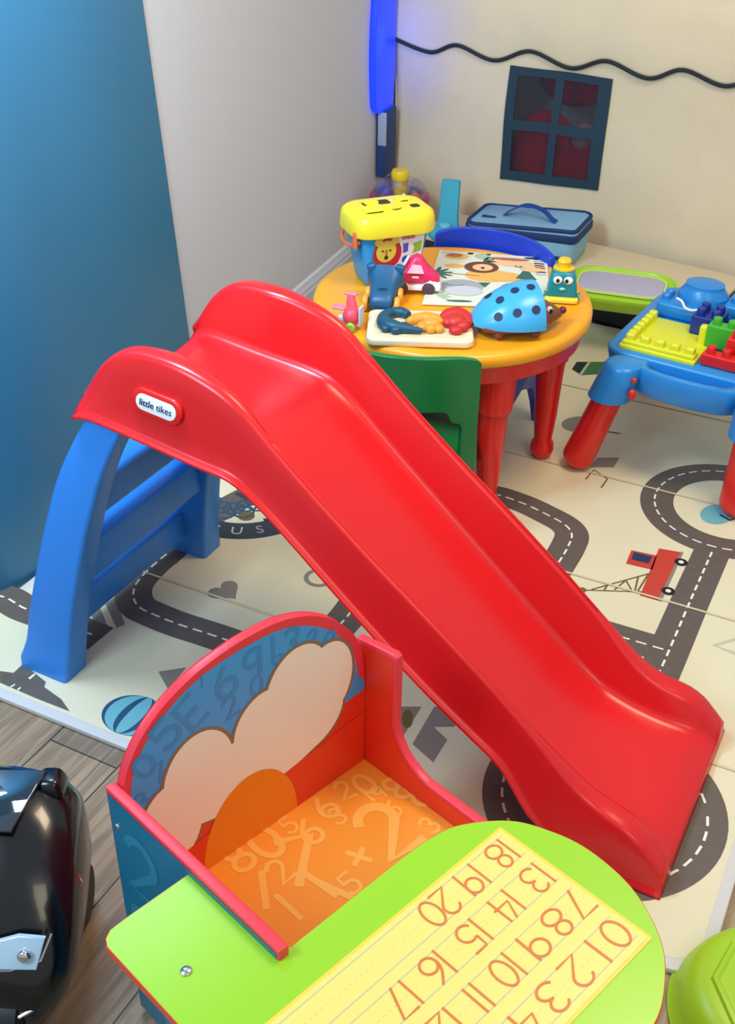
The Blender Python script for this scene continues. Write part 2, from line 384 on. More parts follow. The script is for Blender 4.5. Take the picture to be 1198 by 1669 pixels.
# truck print
pp([(1074, 894), (1114, 901), (1078, 981), (1043, 971)], L1, 8); pp([(1029, 897), (1071, 906), (1063, 929), (1020, 919)], L1, 8)
pp([(1033, 900), (1063, 908), (1057, 919), (1029, 912)], L2, 9); pp([(1110, 899), (1114, 901), (1078, 981), (1072, 979)], L2, 7)
def ring(px, r0, r1):
    c = g2(*px); flat(bm, circ(c, r1, 28)[:-1], L3, 10); flat(bm, circ(c, r0, 20)[:-1], L4, 2)
ring((1110, 917), .006, .0145); ring((1089, 964), .006, .0145)
for a, b in (((1059, 935), (965, 961)), ((1046, 965), (950, 962)), ((1040, 941), (1035, 963)), ((1020, 946), (1030, 963)), ((1018, 948), (1002, 961)), ((990, 954), (985, 962)), ((1056, 937), (1040, 963))):
    ribbon(bm, [g2(*a), g2(*b)], .004, 11, lambda x, y: (x, y, L1))
flat(bm, circ(g2(949, 962), .009, 16)[:-1], L2, 11)
# dark oval, teal puddle, small prints near the tables
def ell(c, rx, ry, mi, z=L1): pp([(c[0] + rx * math.cos(2 * PI * k / 32), c[1] + ry * math.sin(2 * PI * k / 32)) for k in range(32)], z, mi)
ell((946, 692), 31, 13, 7); ell((1168, 839), 27, 16, 6, L2); ribbon(bm, [g2(990, 704), g2(1010, 707)], .005, 10, lambda x, y: (x, y, L2))
ribbon(bm, [g2(1174, 840), g2(1190, 849), g2(1196, 846)], .005, 10, lambda x, y: (x, y, L3))
pp([(974, 746), (1010, 746), (1000, 762), (960, 762)], L1, 7)
ribbon(bm, [g2(955, 781), g2(968, 766), g2(990, 781), g2(980, 795)], .004, 11, lambda x, y: (x, y, L2))
pp([(932, 602), (940, 590), (960, 590), (946, 611)], L1, 13); pp([(961, 590), (985, 590), (980, 610), (948, 612)], L1, 12)
ribbon(bm, [g2(961, 590), g2(946, 611)], .008, 16, lambda x, y: (x, y, L2))
ribbon(bm, [g2(x, y) for x, y in ((1200, 1042), (1164, 1052), (1200, 1066))], .009, 16, lambda x, y: (x, y, L1))
ribbon(bm, circ(g2(520, 942), .028, 24)[:-1], .01, 7, lambda x, y: (x, y, L1), closed=True)
# fold creases
for k in range(1, 5):
    dd = d0 + .02 + fold * k
    flat(bm, [mab(aL + .03, dd - .003), mab(aR - .02, dd - .003), mab(aR - .02, dd + .003), mab(aL + .03, dd + .003)], L5, 4)
mt = obj('play_mat', bm, MM, smooth=False)
tag(mt, 'large cream foam play mat printed with grey roads, laid on the plank floor', 'play mat')

# ================================================================== SLIDE
so = Vector((-.463, 1.9023, 0)); sa = math.radians(-27.3637)
sl = empty('toddler_slide', so, sa, 'big red plastic slide with blue ladder standing across the middle of the mat', 'slide')
ZR = [(.075, .585), (.09, .615), (.12, .657), (.15, .683), (.18, .696), (.23, .699), (.28, .694), (.34, .676), (.385, .652), (.425, .612), (.51, .535), (.617, .446), (.725, .362), (.835, .272), (.913, .203), (.96, .158), (1.0, .125), (1.04, .106), (1.08, .098), (1.11, .082), (1.135, .055), (1.15, .03)]
ZB = [(.075, .57), (.09, .578), (.12, .58), (.22, .566), (.32, .556), (.367, .547), (.417, .511), (.506, .429), (.634, .316), (.763, .203), (.882, .10), (.938, .066), (1.0, .052), (1.10, .040), (1.13, .032), (1.15, .012)]
ZO = [(.075, .56), (.09, .572), (.15, .566), (.223, .556), (.329, .54), (.385, .535), (.442, .496), (.496, .449), (.584, .370), (.673, .294), (.741, .24), (.807, .192), (.874, .145), (.92, .075), (.97, .022), (1.04, .004), (1.15, .001)]
WO = [(.0, .197), (.88, .197), (.95, .203), (1.02, .207), (1.15, .207)]
WR = [(.0, .174), (.9, .174), (1.0, .181), (1.08, .192), (1.15, .197)]
RW = [(.07, .03), (.25, .036), (.36, .022), (.45, .013), (.9, .013), (.98, .03), (1.06, .042), (1.15, .036)]
WB = [(.0, .146), (.9, .150), (1.0, .140), (1.06, .138), (1.15, .155)]
def sm(tab, u, h=.018): return (interp(tab, u - h) + 2 * interp(tab, u) + interp(tab, u + h)) / 4
def chute_half(u, fl=.010):
    zr, zb, zo, wo, wr, rw, wb = [sm(t, u) for t in (ZR, ZB, ZO, WO, WR, RW, WB)]
    wi = wr - rw; zr = max(zr, zb + .004); q = [(0, zb), (.05, zb), (.10, zb), (wb - .025, zb + .0003), (wb - .012, zb + .0025), (wb - .004, zb + .009), (wb + .0005, zb + .02)]
    f = .008
    if zr - zb < .04: q = [(0, zb), (.05, zb), (.10, zb), (wb - .02, zb), (wb - .008, zb + (zr - zb) * .1), (wb - .002, zb + (zr - zb) * .25), (wb + .001, zb + (zr - zb) * .5)]; f = (zr - zb) * .2
    q += [(wi - .001, zr - f), (wi + f * .3, zr - f * .3), (wi + f, zr), ((wi + wr) / 2, zr + .0008), (wr - .006, zr - .0005), (wr - .0015, zr - .003), (wr + .001, zr - .008)]
    zl = min(zo, zr - .012)
    for k in range(1, 5): q.append((wr + .001 + (wo - .004 - wr) * (k / 4), zr - .008 + (zl + .012 - zr + .008) * (k / 4)))
    q += [(wo, zl + .006), (wo + fl * .7, zl + .004), (wo + fl, zl)]
    return q
us = [.075, .082, .09, .1, .11]
u = .12
while u < 1.11: us.append(u); u += .013
us += [1.115, 1.125, 1.135, 1.143, 1.15]
rings = []
for u in us:
    h = chute_half(u, .010 if u < .93 else .005)
    rr = [Vector((u, -v, z)) for v, z in reversed(h)] + [Vector((u, v, z)) for v, z in h[1:]]
    if u < .13:                                   # the entry edge curves back between the grab rails
        k = (.13 - u) / .055
        rr = [p + Vector((.03 * k * (1 - min(1, abs(p.y) / .16) ** 2) * 0, 0, -.012 * k * (1 - min(1, abs(p.y) / .16) ** 2))) for p in rr]
    rings.append(rr)
bm = bmesh.new(); vs = loft(bm, rings, closed=False, caps=False)
fr = vs[-1]; low = [bm.verts.new((v.co.x + .004, v.co.y, .001)) for v in fr]
for i in range(len(fr) - 1): bm.faces.new((fr[i], fr[i + 1], low[i + 1], low[i]))
ch = obj('chute', bm, SLIDE, sl, angle=60)
md = ch.modifiers.new('shell', 'SOLIDIFY'); md.thickness = .005; md.offset = -1 if False else 0
# lower lip bead along the outer walls
# badge on the near side wall
lp = Vector((.243, -.188, .627))
def badge_f(dx): return lambda x, y, z: Vector((.243 + x, -.1825 - z - (0.0), .6235 + y))
def rot2(pl, a): return [(x * math.cos(a) - y * math.sin(a), x * math.sin(a) + y * math.cos(a)) for x, y in pl]
tilt = math.atan2(.174 - .197, .13)
def bf(x, y, z):       # onto the slightly sloping outer wall
    return Vector((.243 + x, -(.1885 + (-y) * .17 + z), .6245 + y))
bz = math.radians(-6)
bm = bmesh.new(); slab(bm, rot2(rrect(.098, .043, .0214, 8), bz), -.003, .006, .003, 0, None, bf); bd = obj('badge_surround', bm, RED, sl)
bm = bmesh.new(); slab(bm, rot2(rrect(.078, .027, .0134, 8), bz), .005, .0072, .0008, 0, None, bf); bp_ = obj('badge', bm, mat('badge_white', 'EEF3F8', .3), bd)
bm = bmesh.new()
X = Vector((math.cos(bz), 0, math.sin(bz))); Y = Vector((-math.sin(bz) * 1, .17, math.cos(bz)))
add_text(bm, 'little tikes', .0158, Matrix.Translation(bf(0, 0, .0078)) @ Matrix((X, Y, X.cross(Y))).transposed().to_4x4(), 0, .0003)
t_ = obj('lettering', bm, mat('badge_ink', '16324E', .5), bd, smooth=False); md = t_.modifiers.new('bold', 'SOLIDIFY'); md.thickness = .0003; md.offset = 0
# ladder side rails
FR = [(0, .010), (.05, .020), (.179, .042), (.328, .077), (.466, .12), (.562, .166), (.60, .195)]
RR = [(0, -.090), (.05, -.082), (.138, -.066), (.292, -.025), (.437, .022), (.521, .065), (.575, .098), (.60, .112)]
def side_rail(s):
    bm = bmesh.new(); rings = []
    for k in range(26):
        z = .566 * k / 25; uf = sm(FR, z, .03) if 0 < k < 25 else interp(FR, z); ur = sm(RR, z, .03) if 0 < k < 25 else interp(RR, z)
        vo = .184 + (.262 - .184) * (1 - z / .605) ** .8; vi = vo - (.05 + .012 * (1 - z / .6)); r = .007
        if z < .1: e = (1 - z / .1); uf += .006 * e ** 2; ur -= .010 * math.exp(-((z - .02) / .03) ** 2); vo += .004 * math.exp(-((z - .015) / .025) ** 2)
        ring = []
        for (cu, cv, a0) in ((uf - r, vo - r, 0), (ur + r, vo - r, 90), (ur + r, vi + r, 180), (uf - r, vi + r, 270)):
            for j in range(4): a = math.radians(a0 + 30 * j); ring.append(Vector((cu + r * math.cos(a), s * (cv + r * math.sin(a)), z)))
        rings.append(ring)
    loft(bm, rings); return obj('side_rail', bm, BLUE, sl, angle=50)
side_rail(-1); side_rail(1)
def step(u, z, dep, h, tilt=0):
    bm = bmesh.new(); v0 = .165 + .05 * (1 - z / .6)
    rbox(bm, (u, 0, z), (dep, 2 * v0, h), .009, 3, Matrix.Rotation(math.radians(tilt), 3, 'Y')); return obj('step', bm, BLUE, sl)
step(.045, .385, .068, .07, 0); step(-.002, .232, .075, .08); 
bm = bmesh.new(); rbox(bm, (-.045, 0, .085), (.04, .41, .07), .008); obj('step', bm, BLUE, sl)

# ================================================================== ROUND ACTIVITY TABLE
TC = Vector((.189, 2.52)); TZ = .44; TR = .323
rt_ = empty('round_activity_table', (TC.x, TC.y, 0), 0, 'round kids table with orange top and red legs behind the slide', 'table')
bm = bmesh.new(); lathe(bm, [(0.001, TZ - .002), (.29, TZ - .002), (.298, TZ), (.312, TZ), (.320, TZ - .004), (TR, TZ - .012), (TR, TZ - .026), (.318, TZ - .032), (.30, TZ - .033), (0.001, TZ - .030)], seg=96)
obj('tabletop', bm, ORANGE, rt_, angle=50)
bm = bmesh.new(); lathe(bm, [(.305, TZ - .032), (.312, TZ - .036), (.304, TZ - .075), (.296, TZ - .078), (.285, TZ - .076), (.29, TZ - .034)], seg=96); obj('apron', bm, RED, rt_, angle=50)
for a in (5, -70, 112, 190):
    r = .255 if a not in (5,) else .25
    x, y = r * math.cos(math.radians(a)), r * math.sin(math.radians(a))
    bm = bmesh.new(); lathe(bm, [(.005, 0), (.016, .001), (.025, .008), (.030, .024), (.028, .042), (.023, .050), (.0225, .055), (.028, .12), (.033, .24), (.035, .27), (.041, .275), (.044, .30), (.046, .345), (.049, TZ - .04)], (x, y, 0), 28)
    obj('leg', bm, RED, rt_)

# ================================================================== MOULDED KIDS CHAIRS
def kids_chair(loc, rz, m, label, cat='chair'):
    c = empty('kids_chair', loc, rz, label, cat, 'moulded chairs at the round table')
    # back panel: rounded sheet with a hand opening
    W, H0, H1 = .145, .20, .485
    out = [(-W, .0)] + [(-W - .002, z) for z in (.1, .2, .3, .4)] + [(-W * .97, .455), (-W * .86, .475), (-W * .5, .485), (0, .487), (W * .5, .485), (W * .86, .475), (W * .97, .455)] + [(W + .002, z) for z in (.4, .3, .2, .1)] + [(W, 0)]
    hole = [(W - .045, .0), (W - .045, .19), (W - .055, .21), (.04, .215), (-.04, .215), (-W + .055, .21), (-W + .045, .19), (-W + .045, .0)]
    def bend(x, z, y): return Vector((x, y + .05 * (x / W) ** 2 - .05 - .03 * (z - .2), z))
    # solid: legs + back as outline with an arch, opening above seat separately
    bm = bmesh.new()
    grid_x = [-W, -W * .93, -W * .78, -W * .6, -W * .4, -W * .2, 0, W * .2, W * .4, W * .6, W * .78, W * .93, W]
    zs = [.2, .225, .25, .275, .30, .31, .33, .36, .39, .42, .45, .47, .483]
    def top(x): return 1 - .06 * abs(x / W) ** 6 - .015 * (x / W) ** 2
    vv = [[bm.verts.new(bend(x, .2 + (z - .2) * top(x), 0)) for x in grid_x] for z in zs]
    for i in range(len(zs) - 1):
        for j in range(len(grid_x) - 1):
            zc = (zs[i] + zs[i + 1]) / 2; xc = (grid_x[j] + grid_x[j + 1]) / 2
            if .225 < zc < .372 - .03 * (abs(xc) > W * .5) and abs(xc) < W * .7: continue
            bm.faces.new((vv[i][j], vv[i][j + 1], vv[i + 1][j + 1], vv[i + 1][j]))
    b = obj('backrest', bm, m, c, angle=70)
    s = b.modifiers.new('s', 'SUBSURF'); s.levels = 2; s.render_levels = 2; s = b.modifiers.new('t', 'SOLIDIFY'); s.thickness = .014; s.offset = 0; s = b.modifiers.new('b', 'BEVEL'); s.width = .004; s.segments = 2
    bm = bmesh.new(); slab(bm, ccw(rrect(.27, .25, .05, 6, 0, .10)), .20, .222, .008); obj('seat', bm, m, c)
    for sx in (-1, 1):
        # side skirt that flows into front and rear feet
        prof = [(-.045, .0), (-.02, .0), (.0, .06), (.03, .12), (.10, .145), (.17, .12), (.20, .06), (.215, .0), (.245, .0), (.235, .12), (.225, .205), (.21, .218), (-.01, .218), (-.03, .2)]
        bm = bmesh.new(); slab(bm, ccw([(y, z) for y, z in prof]), -.009, .009, .004, 0, None, lambda y, z, t, sx=sx: Vector((sx * (.130 + .006 * (1 - z / .22)) + t, y, z))); obj('side_frame', bm, m, c, angle=50)
    return c
kids_chair((.082, 2.160, .0), math.radians(-7), GREEN, 'glossy green plastic chair pushed under the round table, behind the slide')
kc = kids_chair((.300, 2.785, 0), math.radians(180 - 30), CBLUE, 'blue plastic chair at the far side of the round table'); kc.scale = (1.12, 1, 1)

# ================================================================== ELEMENTS ON THE ROUND TABLE
def at(x, y, z=TZ): return P(x, y, z)
# shape sorter bucket
o_ = (.036, 2.625, TZ); bk = empty('shape_sorter_bucket', o_, math.radians(22), 'blue bucket with yellow shape-sorter lid and lion sticker on the round table', 'toy bucket')
BW, BD = .182, .125
bm = bmesh.new(); rings = []
for z, k in ((0, .70), (.006, .74), (.012, .76), (.14, 1.0), (.145, .98), (.02, .74)):
    rings.append([Vector((x, y, z)) for x, y in rrect(BW * k, BD * k, .032 * k, 6)])
loft(bm, rings); obj('bucket', bm, mat('bucket_blue', '2C8FC4', .35), bk, angle=40)
bm = bmesh.new(); rings = []
for z, k in ((.128, 1.10), (.126, 1.13), (.132, 1.15), (.158, 1.13), (.168, 1.09), (.174, 1.0), (.175, .9)):
    rings.append([Vector((x, y, z)) for x, y in rrect(BW * k, BD * k * 1.05, .04 * k, 6)])
loft(bm, rings); lid = obj('lid', bm, mat('lid_yellow', 'ECDA2C', .35), bk, angle=60)
HOLE = mat('hole_dark', '3A3414', .7)
bm = bmesh.new()
for (x, y, w_, h_) in ((-.045, -.025, .042, .03), (.0, .028, .03, .03), (.06, -.02, .022, .022)):
    slab(bm, rrect(w_, h_, .006, 3, x, y), .1748, .1756, 0, 0)
lathe(bm, [(.001, .1748), (.015, .1748), (.015, .1756), (.001, .1756)], (.01, -.02, 0), 18); lathe(bm, [(.001, .1748), (.014, .1748), (.014, .1756), (.001, .1756)], (-.045, .026, 0), 3)
lathe(bm, [(.001, .1748), (.014, .1748), (.014, .1756), (.001, .1756)], (.05, .026, 0), 6)
obj('shape_holes', bm, HOLE, lid, smooth=False)
for (x, y, w_, h_) in ((-.045, -.021, .046, .026), (.005, -.016, .034, .026), (.05, .03, .034, .022), (-.03, .03, .034, .02)):
    bm = bmesh.new(); rbox(bm, (x, y, .1765), (w_, h_, .008), .003); obj('raised_shape', bm, _m['lid_yellow'], lid)
bm = bmesh.new(); tube(bm, smooth_pts([(-.088, -.05, .115), (-.100, -.035, .105), (-.104, 0, .10), (-.100, .035, .105), (-.088, .05, .115)], 4), .004); rbox(bm, (-.098, -.045, .12), (.008, .018, .04), .003); obj('handle', bm, mat('handle_orange', 'E2703C', .4), bk)
ST = [mat('sticker_white', 'E9E6DC', .5), mat('sticker_red', 'B82A2E', .5), mat('sticker_yellow', 'DDC545', .5), mat('sticker_dark', '3A2A1A', .5), mat('sticker_purple', '5A57B0', .5), mat('sticker_green', '8FB52E', .5), mat('sticker_brown', 'A87A36', .5), mat('sticker_blue', '1F5AA8', .5)]
def sf(x, z, t=0): k = .76 + .24 * max(0, (z - .012)) / .128; return Vector((x, -BD / 2 * k - .0008 - t, z))
bm = bmesh.new()
def sp(pts, layer, mi): vs_ = [bm.verts.new(sf(x, z, .0003 * layer)) for x, z in pts]; g = bm.faces.new(vs_); g.material_index = mi
def cir(cx, cz, r, n=20, ry=None): return [(cx + r * math.cos(2 * PI * k / n), cz + (ry or r) * math.sin(2 * PI * k / n)) for k in range(n)]
sp([(-.05, .035), (.062, .035), (.07, .124), (-.052, .124)], 0, 0)
sp(cir(-.022, .082, .036, ry=.04), 1, 1); sp(cir(-.045, .113, .010), 2, 2); sp(cir(-.004, .113, .010), 2, 2); sp(cir(-.025, .088, .025, ry=.027), 3, 2)
sp(cir(-.034, .09, .0028), 4, 3); sp(cir(-.015, .09, .0028), 4, 3); sp([(-.028, .092), (-.021, .092), (-.022, .075), (-.027, .075)], 4, 6); sp(cir(-.0245, .073, .005), 5, 3)
sp([(.018, .078), (.03, .082), (.03, .104), (.016, .102)], 1, 4); sp(cir(.026, .062, .010), 1, 7); sp([(.04, .075), (.063, .08), (.064, .106), (.04, .1), (.046, .09)], 1, 5); sp([(.036, .06), (.06, .06), (.06, .072), (.04, .07)], 1, 5)
sp([(.012, .113), (.044, .113), (.045, .121), (.012, .121)], 1, 1)
add_text(bm, 'Fisher-Price', .0062, frame(sf(.028, .117, .0006), (1, 0, 0), (0, -.2, 1)), 0, .0001)
obj('sticker', bm, ST, bk, smooth=False)

# blue rolling toy with orange wheels
bt = empty('rolling_toy', (.028, 2.455, TZ), math.radians(-8), 'dark blue rolling toy with orange wheels in front of the bucket', 'toy')
DB = mat('denim_blue_plastic', '12567F', .4)
bm = bmesh.new(); rings = []
for y, wx, zt, zb in ((-.045, .020, .026, .008), (-.040, .026, .036, .006), (-.02, .028, .045, .006), (.01, .030, .056, .008), (.03, .036, .072, .012), (.042, .042, .082, .02), (.050, .036, .078, .03)):
    rings.append([Vector((wx * math.copysign(abs(math.cos(t)) ** .6, math.cos(t)), y, (zt + zb) / 2 + (zt - zb) / 2 * math.copysign(abs(math.sin(t)) ** .6, math.sin(t)))) for t in [2 * PI * k / 24 for k in range(24)]])
loft(bm, rings); obj('body', bm, DB, bt, angle=60)
for s in (-1, 1):
    bm = bmesh.new(); rbox(bm, (s * .032, .042, .074), (.022, .018, .020), .006, 3, Matrix.Rotation(s * .25, 3, 'Y')); obj('shoulder', bm, DB, bt)
    for y in (-.03, .022):
        bm = bmesh.new(); lathe(bm, [(.001, -.006), (.015, -.006), (.018, -.003), (.018, .003), (.015, .006), (.001, .006)], (s * .036, y, .018), 24, rot=Matrix.Rotation(PI / 2, 3, 'Y')); obj('wheel', bm, mat('wheel_orange', 'F0A83C', .4), bt)
bm = bmesh.new(); rbox(bm, (0, -.02, .053), (.02, .006, .003), .001); obj('stud', bm, DB, bt)

# pink car
pc = empty('toy_car', (.104, 2.548, TZ), math.radians(-4), 'small pink toy car with dark wheels beside the bucket', 'toy car')
PK = mat('pink_plastic', 'E0265E', .35)
bm = bmesh.new(); rings = []
for x, zt, wy in ((-.054, .036, .016), (-.050, .046, .022), (-.035, .054, .026), (-.022, .062, .026), (-.012, .082, .022), (0, .090, .020), (.012, .086, .021), (.026, .064, .025), (.04, .050, .026), (.052, .042, .022), (.056, .034, .016)):
    rings.append([Vector((x, wy * math.copysign(abs(math.cos(t)) ** .7, math.cos(t)), .020 + (zt - .020) * (.5 + .5 * math.copysign(abs(math.sin(t)) ** .7, math.sin(t))))) for t in [2 * PI * k / 22 for k in range(22)]])
loft(bm, rings); obj('body', bm, PK, pc, angle=70)
bm = bmesh.new(); slab(bm, ccw([(-.056, .010), (.057, .010), (.060, .020), (.056, .030), (.034, .036), (.016, .022), (-.016, .022), (-.034, .036), (-.054, .030), (-.058, .02)]), -.027, .027, .003, 0, None, lambda x, z, y: Vector((x, y, z))); obj('chassis', bm, WHITE, pc)
for x in (-.031, .031):
    for y in (-.027, .027):
        bm = bmesh.new(); lathe(bm, [(.001, -.005), (.011, -.005), (.015, -.003), (.015, .003), (.011, .005), (.001, .005)], (x, y, .015), 24, rot=Matrix.Rotation(PI / 2, 3, 'X')); obj('wheel', bm, mat('wheel_plum', '4E3640', .5), pc)
bm = bmesh.new(); slab(bm, ccw([(-.02, .052), (.02, .052), (.012, .070), (-.008, .071)]), -.001, .001, 0, 0, None, lambda x, z, y: Vector((x, -.0262 + (z - .052) * .28 + y, z))); obj('side_window', bm, mat('pale_pink', 'F3B6C6', .4), pc)
bm = bmesh.new(); rbox(bm, (-.024, -.012, .075), (.004, .018, .026), .0015, 2, Matrix.Rotation(.5, 3, 'Y')); obj('windshield', bm, WHITE, pc)
bm = bmesh.new(); rbox(bm, (0, -.0275, .043), (.016, .003, .005), .001); obj('door_handle', bm, mat('pale_pink', '', .4), pc)

# toy plane
pl = empty('toy_plane', (-.040, 2.335, TZ), math.radians(-20), 'small coral toy plane with lime wheel at the left table edge', 'toy plane')
CO = mat('coral_plastic', 'F04A5E', .4); PG = mat('plane_grey', 'C9CCD2', .4); PP = mat('plane_pink', 'EE7F95', .4)
bm = bmesh.new(); ball(bm, (0, 0, .028), .021, .95, 1.15, 1.05); obj('fuselage', bm, CO, pl)
bm = bmesh.new(); tube(bm, [(-.002, .008, .036), (-.010, .022, .050), (-.014, .030, .060)], [.014, .011, .008]); obj('tail', bm, CO, pl)
bm = bmesh.new(); rbox(bm, (-.015, .032, .064), (.030, .012, .005), .002); obj('tailplane', bm, PP, pl)
bm = bmesh.new(); rbox(bm, (-.030, .004, .042), (.030, .022, .005), .002); obj('wing', bm, PP, pl)
bm = bmesh.new(); rbox(bm, (.022, -.002, .032), (.006, .024, .044), .0025); obj('wing', bm, PG, pl)
bm = bmesh.new(); rbox(bm, (-.020, -.004, .022), (.018, .016, .014), .004); obj('strut', bm, PG, pl)
bm = bmesh.new(); lathe(bm, [(.001, -.005), (.009, -.005), (.011, -.003), (.011, .003), (.009, .005), (.001, .005)], (.006, -.026, .0112), 20, rot=Matrix.Rotation(PI / 2, 3, 'X')); obj('wheel', bm, mat('wheel_lime', '9CC636', .4), pl)

# dinosaur tray and its three figures
ty = empty('puzzle_tray', (.108, 2.318, TZ), math.radians(-2), 'cream rectangular tray holding three dinosaur pieces near the table front', 'tray')
bm = bmesh.new(); slab(bm, rrect(.228, .160, .02, 8), 0, .016, .004); TCR = mat('tray_cream', 'EBDCBB', .5)
obj('tray', bm, TCR, ty)
bm = bmesh.new(); slab(bm, rrect(.198, .128, .02, 8), .0155, .0166, .0, 0); obj('recess', bm, mat('tray_well', 'E0D0AC', .6), ty)
def blob(name, path, rad, m, label, extra=(), ext=None):
    bm = bmesh.new(); pts = smooth_pts([(x, y, z) for x, y, z in path], 5); n = len(pts); rr = [interp([(i / (len(rad) - 1), r) for i, r in enumerate(rad)], k / (n - 1)) * .95 for k in range(n)]
    tube(bm, pts, rr, 14)
    for (c, r, s) in extra: ball(bm, c, r, *s, seg=14)
    M = ty.matrix_basis
    bmesh.ops.transform(bm, matrix=Matrix.Translation((.108, 2.318, TZ)) @ Matrix.Rotation(math.radians(-2), 4, 'Z'), verts=bm.verts)
    o = obj(name, bm, m); tag(o, label, 'toy dinosaur', None); return o
h = .026
blob('dinosaur_piece', [(.005, -.05, h), (-.025, -.044, h), (-.055, -.036, h), (-.076, -.018, h), (-.078, .012, h), (-.062, .038, h), (-.042, .042, h), (-.026, .028, h)], [.005, .010, .016, .018, .015, .012, .013, .009], mat('dino_blue', '0F4E68', .45), 'dark blue long-necked dinosaur piece at the left of the cream tray', [((-.052, -.046, h - .002), .013, (1, 1, .8)), ((-.074, -.04, h - .002), .011, (1, 1, .8)), ((-.035, -.034, h), .013, (1.2, 1, .8))])
blob('dinosaur_piece', [(-.03, -.008, h), (-.012, .006, h), (.012, .012, h), (.032, .002, h), (.046, -.014, h)], [.005, .013, .016, .017, .008], mat('dino_orange', 'E89A34', .45), 'orange dinosaur piece in the middle of the cream tray', [((.004, -.026, h - .002), .013, (1, 1.2, .8)), ((.022, -.036, h - .002), .013, (1, 1.1, .8)), ((.04, -.034, h - .002), .012, (1, 1, .8)), ((.024, -.014, h), .017, (1.3, 1, .8))])
blob('dinosaur_piece', [(.046, .008, h), (.060, .024, h), (.082, .030, h), (.100, .010, h), (.102, -.012, h)], [.008, .020, .022, .017, .008], mat('dino_red', 'C92B26', .45), 'red dinosaur piece at the right of the cream tray', [((.076, -.04, h - .002), .013, (1.2, 1, .8)), ((.076, .002, h), .026, (1, 1, .7)), ((.09, -.022, h), .016, (1, 1, .8)), ((.06, .0, h), .016, (1, 1.2, .8))])

# animal picture board
board = [at(728, 411), at(893, 432), at(866, 520), at(705, 502)]
bx = (board[1] - board[0]).normalized(); bl = (board[3] - board[0]); 
O_ = board[0]; bw_ = .272; bl_ = .36; by = Vector((bx.y, -bx.x, 0)) * 1.0
bmp = (board[3] - board[0]).normalized(); 
ab = empty('animal_picture_board', (0.29, 2.62, TZ), math.radians(-3), 'white picture board of jungle animals lying flat on the round table', 'picture board')
AC = [mat('board_white', 'DDE0CC', .5), mat('board_mane', '6B3A24', .5), mat('board_tan', 'E9B257', .5), mat('board_peach', 'F0C08A', .5), mat('board_grey', 'A3A5AC', .5), mat('board_leaf', '2F6650', .5), mat('board_pale_leaf', 'A9BFA0', .5), mat('board_rust', 'B56A3C', .5), mat('board_ink', '2A2A28', .5), mat('board_palegrey', 'C6C9CB', .5)]
bm = bmesh.new(); slab(bm, ccw([(-.128, .175), (.14, .145), (.125, -.165), (-.165, -.165)]), 0, .004, .001, 0)
def bl2(pts, mi, k=1): flat(bm, ccw(pts), .0041 + .0004 * k, mi)
def el(cx, cy, rx, ry, mi, k=1, rot=0, n=22):
    bl2([(cx + rx * math.cos(t) * math.cos(rot) - ry * math.sin(t) * math.sin(rot), cy + rx * math.cos(t) * math.sin(rot) + ry * math.sin(t) * math.cos(rot)) for t in [2 * PI * i / n for i in range(n)]], mi, k)
el(-.01, .015, .055, .04, 2, 1); el(.03, .01, .04, .03, 2, 2); el(-.025, .065, .042, .036, 1, 3); el(-.022, .062, .025, .022, 3, 4); el(-.022, .058, .005, .006, 8, 5)       # lion
el(-.075, -.06, .052, .045, 4, 1); el(-.07, -.085, .045, .03, 9, 2); el(-.09, -.045, .022, .010, 4, 4)                                             # hippo
el(.06, .095, .07, .02, 3, 1, -.15); el(.10, .06, .03, .014, 3, 2); el(.045, .125, .05, .008, 7, 3, -.1)                                             # giraffe
el(-.085, .135, .03, .02, 2, 1); el(-.09, .14, .02, .012, 7, 2); el(-.02, .14, .02, .02, 6, 1); el(-.09, .07, .025, .013, 2, 1)
for cx, cy, s, rot in ((-.135, .02, 1, .2), (-.02, .105, .8, 0), (.065, .07, .4, 1), (-.13, -.12, .8, .5)):
    for a in range(5):
        t = rot + (-1.1 + a * .55); el(cx + .022 * s * math.cos(t), cy + .022 * s * math.sin(t), .02 * s, .005 * s, 5 if s > .7 and cy > -.1 else 6, 1 + a % 2 * .5, t)
bl2([(-.105, .022), (-.03, .012), (-.03, .009), (-.105, .019)], 7, 2); bl2([(-.035, -.03), (-.005, -.03), (-.02, -.06)], 5, 1); el(-.08, -.145, .03, .006, 5, 1)
bl2([(.055, .0), (.105, -.005), (.09, .045), (.075, .05)], 5, 3)
for i in range(8): bl2([(.105, .03 + .014 * i), (.13, .028 + .014 * i), (.13, .034 + .014 * i), (.105, .037 + .014 * i)], 8 if i % 2 else 6, 1)
bl2([(-.12, .165), (-.09, .163), (-.09, .152), (-.12, .152)], 9, 1); el(-.05, .155, .008, .006, 8, 2); el(-.005, .152, .006, .005, 8, 2); el(.10, .135, .018, .005, 8, 4)
o = obj('picture', bm, AC, ab, smooth=False)

